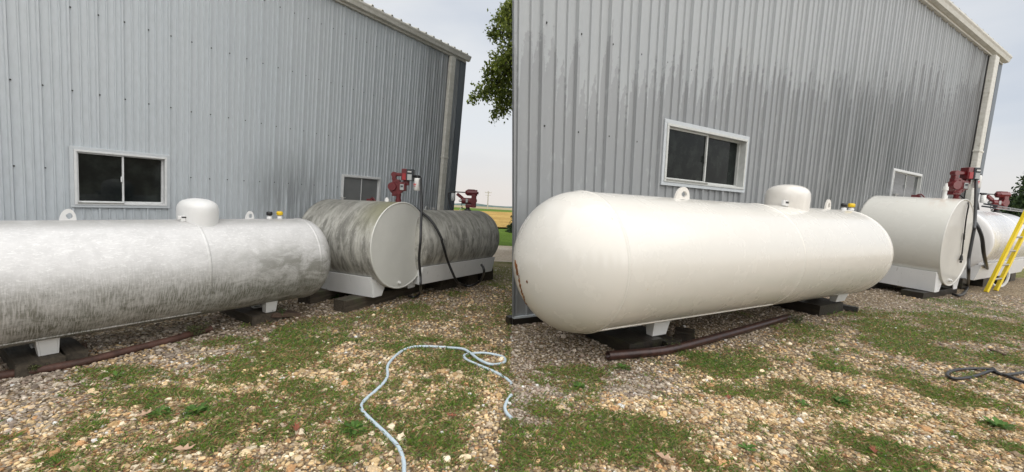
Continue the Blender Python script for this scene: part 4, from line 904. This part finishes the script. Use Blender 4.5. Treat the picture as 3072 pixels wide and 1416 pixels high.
# distant treeline, a low uneven ridge of foliage far off
fm = plain_mat('far_tree_foliage', (.10, .14, .13), (.16, .20, .19), .2)
V = []; n = 260; xs = np.linspace(-900, 1300, n); hh = 2.0 + 2.8 * np.abs(spline(np.c_[np.arange(66), rng.normal(0, .8, 66), np.zeros(66)], 4)[:n, 1])
for i in range(n):
    for y_, z_ in ((840, -.5), (843, hh[i] * .8), (850, hh[i]), (870, hh[i] * .7), (875, -.5)): V.append((xs[i], y_, terr(xs[i], y_) + z_))
o = MB().add(V, [(i * 5 + j, i * 5 + 5 + j, i * 5 + 6 + j, i * 5 + 1 + j) for i in range(n - 1) for j in range(4)], True).build('distant_treeline', fm); tag(o, 'low hazy line of distant trees on the horizon', 'trees', kind='stuff')

# ---------------------------------------------------------------- trees
def leaf_cloud(name, centers, rad, n_each, size, cols, parent, aspect=.5, flat=1., curl=.3):
    C_ = np.repeat(np.asarray(centers, float), n_each, 0); N_ = len(C_); r_ = np.repeat(np.asarray(rad, float), n_each)
    P = C_ + rng.normal(0, 1, (N_, 3)) * np.array([1, 1, flat]) * r_[:, None] * .5
    d = rng.normal(0, 1, (N_, 3)); d[:, 2] -= .5; d /= np.linalg.norm(d, axis=1)[:, None]
    t = np.cross(d, rng.normal(0, 1, (N_, 3))); t /= np.linalg.norm(t, axis=1)[:, None]; nn = np.cross(d, t)
    L_ = size * rng.uniform(.6, 1.3, N_)[:, None]; W_ = L_ * aspect
    V = np.stack([P, P + d * L_ * .5 + t * W_ * .5 + nn * L_ * curl * .2, P + d * L_, P + d * L_ * .5 - t * W_ * .5 + nn * L_ * curl * .2], 1).reshape(-1, 3)
    Fc = np.arange(4 * N_).reshape(-1, 4); c_ = np.asarray(cols)[rng.integers(0, len(cols), N_)] * rng.uniform(.7, 1.3, (N_, 1))
    # clump-wise tint: some clumps are younger and lighter than others
    tint = np.repeat(rng.uniform(.72, 1.25, len(centers)), n_each)[:, None]; c_ = c_ * tint
    return fastmesh(name, V, Fc, MT['leaf'], np.repeat(c_, 4, 0), False, parent)
# leafy tree whose left branches hang into the gap beside the left building; its trunk stands behind the right building
ZT = 13.0; base = np.array([2.3, 13.4, 0])
tr = thing('leafy_tree', T(base), 'green oak-like tree whose drooping branches hang into the sky gap', 'tree')
mb = MB(); mb.tube([(0, 0, -.1), (.05, 0, 1.6), (-.1, .1, 3.2), (.1, 0, 5.6), (.2, 0, 7.5)], lambda t: .24 * (1 - t) + .05, 12); mb.build('trunk', MT['bark'], tr)
g7t = lambda x, y: (1380 + x / 3.297, y / 3.297)
limbs = [[(620, 420), (560, 250), (500, 190), (400, 180), (355, 165)], [(640, 450), (540, 330), (450, 330), (350, 300), (335, 370)], [(620, 480), (515, 520), (440, 590), (400, 640), (330, 560)], [(640, 500), (520, 580), (430, 650), (360, 690), (300, 730), (245, 800)],
         [(620, 560), (480, 700), (420, 790), (330, 880), (250, 900), (180, 940), (118, 985)], [(640, 620), (500, 760), (440, 900), (400, 1000), (360, 1090), (342, 1180)], [(640, 650), (530, 960), (470, 1010), (400, 1130)], [(600, 300), (520, 130), (480, 100), (425, 105)], [(600, 200), (520, 70), (485, 45)]]
mb = MB(); cs = []; rd = []
for L_ in limbs:
    zt = ZT + random.uniform(-.9, .9); P = [at(*g7t(x, y), zt + .1 * i) - base for i, (x, y) in enumerate(L_)]
    P = [np.array([-.05, 0, 3.4 + random.uniform(0, 2)])] + P
    mb.tube(P, lambda t: .045 * (1 - t) + .006, 6, 5)
    Q = spline(P, 8)[9:]
    for i, p in enumerate(Q):
        k_ = 3 if i < len(Q) * .7 else 1
        for _ in range(k_): cs.append(p + rng.normal(0, .11 if k_ > 1 else .05, 3)); rd.append(.2 if k_ > 1 else .12)
mb.build('branches', MT['bark'], tr)
ex = [at(*g7t(x, y), ZT + random.uniform(-.6, .6)) - base for x, y in ((380, 340), (430, 270), (470, 330), (420, 400), (480, 430), (350, 330), (400, 160), (440, 190), (490, 260), (495, 130), (500, 60), (390, 520), (430, 480), (355, 575), (300, 735), (340, 760), (260, 790), (400, 800), (450, 760), (480, 830), (420, 880), (460, 690), (500, 620), (410, 950), (500, 400), (380, 180), (350, 1100), (390, 1110), (260, 870), (220, 910), (500, 860))]
cs += ex; rd += [.27] * len(ex)
G_ = [(.15, .20, .03), (.20, .25, .045), (.10, .14, .025), (.26, .30, .06), (.08, .10, .025)]
leaf_cloud('crown', cs, rd, 11, .115, G_, tr, .55)
cs = [(rng.normal(2.4, .8), rng.normal(.8, 1.2), rng.uniform(3.2, 8.4)) for _ in range(110)]
leaf_cloud('inner_crown', cs, [.8] * len(cs), 60, .13, G_, tr, .6)

def spruce(base, ht, rad, label, seed, dense=1.0, group=None, sc=.2):
    r_ = random.Random(seed); tr = thing('spruce_tree', T(base), label, 'tree', group)
    MB().cyl((0, 0, -.1), (0, 0, ht * .95), .02 * ht, .003 * ht, 8).build('trunk', MT['bark'], tr)
    cs = []; rd = []
    for i in range(int(150 * dense)):
        h = r_.random() ** 1.2; z = ht * (.06 + .92 * h); R_ = rad * (1 - h) ** .85 + .04 * rad; a_ = r_.uniform(0, 2 * PI)
        nb = max(2, int(R_ / rad * 6))
        for j in range(nb): f = (j + .6) / nb; cs.append((R_ * f * math.cos(a_), R_ * f * math.sin(a_), z - .22 * R_ * f + .1 * R_ * f * f)); rd.append(sc * rad * .55 + .05)
    leaf_cloud('crown', cs, rd, 30, .07 * rad + .10, [(.03, .055, .022), (.05, .085, .03), (.07, .11, .04), (.035, .06, .03)], tr, .42)
    return tr
zb = ground(3090, 760); spruce(at(3100, 757, 26) * [1, 1, 0] + [0, 0, terr(*at(3100, 757, 26)[:2])], 6.6, 2.7, 'dark green spruce behind the rounded white tank at the right edge', 5, 1.5)
pz = at(1536 + 14, 700, 20); spruce(np.array([pz[0], pz[1], 0]), 1.15, .50, 'small spruce just showing past the seam in front of the field', 6, .4)
# conifers on the other side of the yard: they show only as dark reflections in windows and paint
for i, (x, y, h) in enumerate(((-14, -15, 9), (-7, -17, 10.5), (0, -16, 9.5), (7, -18, 11), (14, -15, 10), (21, -12, 9), (-21, -11, 9.5))):
    if i == 0: sp0 = spruce(np.array([x, y, 0]), h, 2.9, 'tall dark spruce across the yard behind the viewer', 20, 1.2, 'spruces across the yard'); ch = list(sp0.children); h0 = h
    else:
        c_ = sp0.copy(); COL.objects.link(c_); c_['label'] = 'tall dark spruce across the yard, ' + ('fourth', 'first', 'second', 'third', 'fifth', 'rightmost', 'leftmost')[i] + ' in the row behind the viewer'; c_.matrix_world = T((x, y, 0)) @ Matrix.Scale(h / h0, 4) @ Matrix.Rotation(i, 4, 'Z')
        for q in ch: d_ = q.copy(); COL.objects.link(d_); d_.parent = c_

# ---------------------------------------------------------------- gravel stones, weeds, straw, leaves
def patch(px, py, rx, ry):                              # a weedy patch of the yard: centre and half-sizes on the ground
    c = ground(px, py); ex_ = abs(ground(px + rx, py)[0] - c[0]); e2 = abs(ground(px, py - ry)[1] - ground(px, min(py + ry, 1400))[1]) / 2; return (c[0], c[1], max(ex_, .05), max(e2, .05))
PATCH = [patch(*q) for q in ((330, 1130, 230, 40), (420, 1190, 200, 40), (660, 1030, 50, 25), (870, 985, 180, 32), (950, 1015, 110, 30), (900, 1080, 110, 32), (700, 1130, 90, 35), (590, 1245, 60, 22), (480, 1250, 50, 18), (880, 1160, 70, 22), (1200, 1045, 90, 14), (1130, 1240, 110, 26), (1050, 1290, 70, 20), (1330, 1080, 120, 30), (1400, 1210, 100, 30), (620, 1340, 70, 35), (1010, 1375, 60, 25), (260, 1290, 60, 30), (1000, 905, 60, 16), (1240, 925, 50, 12), (1300, 1330, 90, 30), (180, 1380, 60, 20),
        (1760, 1340, 220, 45), (1950, 1300, 180, 40), (1600, 1370, 70, 40), (1760, 1130, 70, 30), (1620, 1220, 60, 30), (2080, 1070, 70, 25), (2180, 1110, 120, 35), (2230, 1180, 110, 30), (2400, 990, 80, 30), (2560, 945, 120, 22), (2700, 985, 170, 36), (2740, 1045, 120, 32), (2510, 1110, 50, 22), (2520, 1210, 50, 18), (2960, 975, 130, 26), (3000, 1080, 90, 40), (2580, 1330, 100, 35), (2990, 1285, 70, 16), (2720, 1400, 80, 20), (2860, 1190, 90, 30), (2350, 1160, 70, 30), (1860, 1260, 90, 30), (2230, 940, 60, 12), (2850, 905, 60, 10), (3040, 1350, 60, 30))]
_ng = rng.normal(0, 1, (40, 40))
def vnoise(x, y, s):
    u_ = (x * s) % 39; v_ = (y * s) % 39; i, j = u_.astype(int), v_.astype(int); f, g_ = u_ - i, v_ - j; f = f * f * (3 - 2 * f); g_ = g_ * g_ * (3 - 2 * g_); i2, j2 = (i + 1) % 40, (j + 1) % 40
    return (_ng[i, j] * (1 - f) + _ng[i2, j] * f) * (1 - g_) + (_ng[i, j2] * (1 - f) + _ng[i2, j2] * f) * g_
def weed(x, y):
    m_ = np.zeros_like(x)
    for cx, cy, rx, ry in PATCH: m_ = np.maximum(m_, .92 - .72 * np.hypot((x - cx) / rx, (y - cy) / ry))
    n_ = .5 * vnoise(x, y, 2.3) + .45 * vnoise(x + 7, y + 3, 6.1) + .35 * vnoise(x, y, 15.)
    return m_ + .50 * n_
def near_tank(x, y):                                    # metres behind the line of the pipes (clean gravel strip)
    pl1 = np.where(x < .05, (x * awayL[0] + y * awayL[1]) - 4.25, -9); a2_ = np.array([-aR[1], aR[0]])
    pl2 = np.where(x >= .05, (x * a2_[0] + y * a2_[1]) - (2.55 + .0 * x), -9); return np.maximum(pl1, pl2)
def scatter(n, y0, y1, power=1.0):
    y = y0 + (y1 - y0) * rng.random(n) ** power; x = (rng.random(n) * 2 - 1) * (1.32 * y + .5); return x, y
# stones
ico = None
import bmesh
bm = bmesh.new(); bmesh.ops.create_icosphere(bm, subdivisions=1, radius=1); IV = np.array([v.co[:] for v in bm.verts]); IF = np.array([[v.index for v in f.verts] for f in bm.faces]); bm.free()
bm = bmesh.new(); bmesh.ops.create_icosphere(bm, subdivisions=2, radius=1); IV2 = np.array([v.co[:] for v in bm.verts]); IF2 = np.array([[v.index for v in f.verts] for f in bm.faces]); bm.free()
SC = np.array([1.06, .98, .86]) * np.array([(.52, .41, .25), (.62, .52, .36), (.42, .31, .18), (.68, .60, .46), (.48, .39, .27), (.34, .27, .18), (.56, .41, .23), (.44, .38, .31), (.30, .24, .18), (.70, .65, .54), (.42, .26, .14), (.60, .47, .30)])
GC = np.array([1.06, .98, .90]) * np.array([(.34, .31, .27), (.42, .39, .34), (.27, .24, .21), (.48, .44, .39), (.22, .19, .165), (.38, .33, .28), (.30, .25, .22), (.55, .52, .47)])
def stones(name, x, y, size, V0, F0, label):
    wv = weed(x, y); keep = rng.random(len(x)) > np.clip(wv * .8, 0, .62); x, y, size = x[keep], y[keep], size[keep]; n = len(x)
    V = np.repeat(V0[None], n, 0) * (1 + rng.normal(0, .16, (n, len(V0), 1)))
    V *= (size[:, None, None] * np.stack([rng.uniform(.75, 1.25, n), rng.uniform(.7, 1.15, n), rng.uniform(.42, .8, n)], 1)[:, None, :])
    a_ = rng.uniform(0, 2 * PI, n); b_ = rng.normal(0, .3, n); c_, s_ = np.cos(a_)[:, None], np.sin(a_)[:, None]; cb, sb = np.cos(b_)[:, None], np.sin(b_)[:, None]
    X, Y, Z = V[..., 0], V[..., 1], V[..., 2]; X, Z = X * cb - Z * sb, X * sb + Z * cb; X, Y = X * c_ - Y * s_, X * s_ + Y * c_
    V = np.stack([X + x[:, None], Y + y[:, None], Z + (size * rng.uniform(-.05, .4, n))[:, None]], -1).reshape(-1, 3)
    Fc = (F0[None] + (np.arange(n) * len(V0))[:, None, None]).reshape(-1, 3)
    nt_ = np.clip(near_tank(x, y) * 1.2 + .5 + .5 * vnoise(x, y, 1.7), 0, 1)[:, None]
    far = np.clip((np.hypot(x, y) - 5.2) / 2.5, 0, 1)[:, None]; g_ = np.maximum(nt_, far * .8)
    pick = rng.random((n, 1)) < g_
    c = np.where(pick, GC[rng.integers(0, len(GC), n)], SC[rng.integers(0, len(SC), n)]) * rng.uniform(.62, 1.18, (n, 1)) * np.where(pick, 1.12, 1.2)
    c = np.where(rng.random((n, 1)) < .012, np.array([[.78, .77, .74]]), c)
    col = np.repeat(c, len(V0), 0)
    o = fastmesh(name, V, Fc, MT['stone'], col); tag(o, label, 'gravel', kind='stuff'); return o
x, y = scatter(18000, 1.5, 3.4); stones('gravel', x, y, rng.lognormal(math.log(.0112), .32, len(x)), IV, IF, 'loose tan and cream gravel stones in the foreground')
x, y = scatter(26000, 1.6, 4.0); stones('gravel', x, y, rng.lognormal(math.log(.0095), .32, len(x)), IV, IF, 'fine tan gravel between the larger foreground stones')
x, y = scatter(58000, 3.0, 9.6, 1.15); stones('gravel', x, y, rng.lognormal(math.log(.0125), .3, len(x)), IV, IF, 'grey and tan gravel of the yard around the tanks')
x, y = scatter(260, 1.7, 6.0); stones('larger_stones', x, y, rng.uniform(.022, .036, len(x)), IV2, IF2, 'scattered larger stones lying on the gravel')

def blades(name, x, y, hgt, wid, cols, lean, label, cat='grass', leafy=False):
    n = len(x); a_ = rng.uniform(0, 2 * PI, n); ln = np.abs(rng.normal(lean, .35, n)); d = np.stack([np.cos(a_) * np.sin(ln), np.sin(a_) * np.sin(ln), np.cos(ln)], 1)
    side = np.stack([-np.sin(a_), np.cos(a_), np.zeros(n)], 1); P = np.stack([x, y, rng.uniform(.002, .012, n)], 1); h = hgt[:, None]; w_ = wid[:, None]
    droop = np.stack([np.cos(a_), np.sin(a_), -np.ones(n) * .6], 1) * h * .22
    if leafy: V = np.stack([P, P + d * h * .5 + side * w_, P + d * h + droop, P + d * h * .5 - side * w_], 1)
    else: V = np.stack([P - side * w_ * .5, P + side * w_ * .5, P + d * h * .6 + side * w_ * .35, P + d * h + droop], 1)
    c_ = np.asarray(cols)[rng.integers(0, len(cols), n)] * rng.uniform(.7, 1.25, (n, 1))
    o = fastmesh(name, V.reshape(-1, 3), np.arange(4 * n).reshape(-1, 4), MT['blade'], np.repeat(c_, 4, 0)); tag(o, label, cat, kind='stuff'); return o
GRN = [(.22, .17, .07), (.13, .23, .04), (.10, .19, .035), (.19, .28, .06), (.20, .25, .07), (.09, .16, .04), (.16, .26, .03)]
STR = [(.44, .33, .17), (.34, .21, .10), (.24, .14, .07), (.52, .42, .24), (.18, .10, .055), (.36, .17, .09)]
def wsel(n, y0, y1, lo, power=1.):
    x, y = scatter(n, y0, y1, power); wv = weed(x, y) - .9 * np.clip(near_tank(x, y) * 1.6 - .1, 0, 1); k = rng.random(len(x)) < np.clip((wv - lo) * 1.1, 0, .72); return x[k], y[k]
x, y = wsel(560000, 1.5, 4.4, -.14); blades('weeds', x, y, rng.uniform(.010, .026, len(x)), rng.uniform(.0018, .0048, len(x)), GRN, .8, 'low green weeds creeping over the gravel', 'weeds', True)
x, y = wsel(320000, 4.0, 8.6, -.10); blades('weeds', x, y, rng.uniform(.014, .036, len(x)), rng.uniform(.003, .007, len(x)), GRN[1:5] + [(.07, .13, .06)], .8, 'green weeds among the gravel near the tank timbers', 'weeds', True)
x, y = wsel(170000, 1.5, 7.5, -.08); blades('grass', x, y, rng.uniform(.02, .07, len(x)), rng.uniform(.0014, .003, len(x)), GRN + STR[:2], .85, 'thin sparse grass blades in the gravel')
x, y = wsel(260000, 1.5, 7.0, -.34); blades('straw', x, y, rng.uniform(.015, .055, len(x)), rng.uniform(.0014, .0034, len(x)), STR, 1.35, 'dry brown straw and plant litter on the gravel', 'litter')
x, y = scatter(2600, 1.6, 5.5); blades('leaf_litter', x, y, rng.uniform(.016, .034, len(x)), rng.uniform(.006, .011, len(x)), [(.30, .14, .07), (.38, .24, .14), (.20, .09, .05), (.45, .33, .22)], 1.45, 'small fallen brown leaves scattered on the gravel', 'leaves', True)

# individual rosette weeds that stand out
def rosette(px, py, r_, n_, label, col=(.085, .17, .035), up=.5):
    p = ground(px, py); mb_v = []; o = thing('weed_plant', T(p), label, 'weed'); cols = []
    V = []
    for i in range(n_):
        a_ = 2 * PI * i / n_ * 2.4 + random.uniform(-.3, .3); L_ = r_ * random.uniform(.6, 1.1); el_ = random.uniform(.12, up + .2); d = np.array([math.cos(a_) * math.cos(el_), math.sin(a_) * math.cos(el_), math.sin(el_)]); s_ = np.array([-math.sin(a_), math.cos(a_), 0]); w_ = L_ * .17
        V += [np.zeros(3), d * L_ * .35 + s_ * w_ * .6, d * L_ * .75 + s_ * w_ - [0, 0, .004], d * L_ - [0, 0, .012], d * L_ * .75 - s_ * w_ - [0, 0, .004], d * L_ * .35 - s_ * w_ * .6]; cols += [np.array(col) * random.uniform(.6, 1.4)] * 6
    V = np.array(V) + [0, 0, .012]; fastmesh('leaves', V, np.arange(len(V)).reshape(-1, 6), MT['blade'], np.array(cols), False, o)
    return o
for q in ((592, 1240, .085, 60, 'bright green weed clump in the open gravel below the rusty pipe'), (475, 1246, .07, 26, 'low green rosette weed left of the bright clump by the rusty pipe'), (350, 1135, .075, 12, 'small leafy weed just below the middle of the rusty pipe'),
          (1062, 1292, .09, 22, 'broad-leaved green weed inside the bend of the blue hose'), (1000, 895, .10, 60, 'upright grassy weed tuft before the skid of the flat-ended grey tank'), (2520, 1212, .08, 60, 'bright green weed clump in the open gravel of the right yard'),
          (2405, 1215, .07, 16, 'lighter green rosette weed beside the bright clump on the right'), (2993, 1285, .11, 26, 'leafy green weed low at the right edge below the black cable'), (1737, 1165, .08, 24, 'green weed left of the open end of the wet pipe'), (2240, 1352, .07, 18, 'small bright green weed low in the middle of the right yard'), (1865, 1108, .10, 14, 'long-leaved weed by the open end of the wet pipe')):
    rosette(*q)
def bush(px, py, n_, h, label, cols):
    p = ground(px, py); o = thing('weed_plant', T(p), label, 'weed'); mb = MB(); cs = []
    for i in range(n_):
        a_ = random.uniform(0, 2 * PI); e_ = np.array([math.cos(a_) * h * .6, math.sin(a_) * h * .6, h * random.uniform(.5, 1)]); mb.tube([(0, 0, 0), e_ * [.3, .3, .5], e_], .0015, 4, 3)
        for t_ in (.35, .5, .65, .8, .9, 1.): cs.append(e_ * t_)
    mb.build('stems', MT['bark'], o); leaf_cloud('foliage', cs, [h * .16] * len(cs), 4, .016, cols, o, .5)
WG = [(.13, .15, .06), (.10, .13, .05), (.17, .17, .08)]
bush(*g5(180, 690), 16, .10, 'wiry pale green weed growing over the near stretch of the rusty pipe', WG)
bush(*g5(1000, 505), 20, .15, 'bushy pale weed growing over the far end of the rusty pipe', WG)
bush(*g6(100, 420), 14, .14, 'green weed beside the far leg of the grimy propane tank', [(.06, .11, .03), (.08, .13, .04)])
bush(*g7(800, 580), 14, .12, 'thin green weed leaning on the wet pipe below the near leg', WG)
bush(*g8(140, 440), 18, .14, 'green weed at the far end of the wet pipe', [(.07, .11, .03), (.1, .14, .04)])
# curled dead leaves that can be told apart
def dead_leaf(px, py, s_, yaw, col, label):
    p = ground(px, py, .03); mw = T(p) @ Matrix.Rotation(yaw, 4, 'Z'); pts = [(-1, 0, .15), (-.5, .35, .28), (-.15, .2, .1), (.1, .6, .35), (.35, .22, .1), (1, .3, .4), (.7, 0, .12), (.95, -.35, .35), (.3, -.2, .08), (0, -.55, .3), (-.2, -.2, .05), (-.6, -.3, .25)]
    ctr = (0, 0, 0); V = [ctr] + pts; V = [(x * s_, y * s_, z * s_) for x, y, z in V]; V2 = [(x, y, z + .0015) for x, y, z in V]; n = len(pts)
    Fc = [(0, i + 1, (i + 1) % n + 1) for i in range(n)]; Fc += [(n + 1, (i + 1) % n + n + 2, i + n + 2) for i in range(n)]
    o = MB().add(V2 + V, Fc).build('dead_leaf', col, None, 0, mw); tag(o, label, 'leaf'); return o
ml = simple('dry_leaf', (.42, .28, .19), .8, var=.3, sc=30); mr = simple('red_brown_leaf', (.22, .07, .035), .8, var=.3, sc=30)
dead_leaf(*g5(925, 1075), .055, .2, ml, 'pale tan curled leaf on the gravel below the bright weed clump, left yard')
dead_leaf(*g5(725, 900), .05, 1.2, ml, 'thin pale curled leaf between the two green weeds on the left')
dead_leaf(*g6(205, 968), .05, 2, mr, 'dark reddish dead leaf left of the blue hose bend')
dead_leaf(*g6(985, 905), .04, 3, mr, 'orange-brown dead leaf in the gravel right of the blue hose')
dead_leaf(*g7(770, 1120), .06, -.7, ml, 'pale pinkish curled leaf low in the right yard')
dead_leaf(*g7(1090, 815), .045, 1, mr, 'orange dead leaf on grass below the wet pipe')
dead_leaf(*g8(530, 1080), .05, 1, mr, 'rusty brown dead leaf low in the middle of the right yard')
st = MB(); P = [ground(*g8(x, y), .02) for x, y in ((1112, 570), (1150, 582), (1195, 600))]; o = thing('stick', T(P[1]), 'short dark stick on the gravel above the black cable', 'stick'); mi = inv(o.matrix_world); MB().tube([loc(mi, p) for p in P], .016, 7, 4).build('wood', MT['wood_brown'], o)

# ---------------------------------------------------------------- spray mist drifting off the wet tank
def mist():
    a = NM('water_mist'); a.t.nodes.remove(a.b); v = a.n('ShaderNodeVolumePrincipled'); v.inputs['Color'].default_value = (.95, .97, 1, 1)
    g_ = a.n('ShaderNodeTexGradient', gradient_type='SPHERICAL'); a.l(a.co(), g_.inputs[0]); n_ = a.rng(a.noise(2.5, detail=3), .35, .7); a.l(a.mth('MULTIPLY', a.mth('MULTIPLY', g_.outputs[0], n_), 2.2), v.inputs['Density'])
    a.l(v.outputs[0], a.t.nodes['Material Output'].inputs['Volume']); return a.m
mm = mist(); mc = at(2650, 575, 10.3)
bmx = MB(); bmx.v = [tuple(p) for p in IV2]; bmx.f = [tuple(f) for f in IF2]; bmx.sm = [True] * len(IF2)
mwm = frame(mc, nrm(at(2790, 597, 10.3) - at(2500, 540, 10.3))) @ Matrix.Diagonal((1.6, .35, .42, 1))
o = bmx.build('spray_mist', mm, None, 0, mwm); tag(o, 'faint white spray mist drifting over the cream tank in front of the small window', 'mist', kind='stuff')
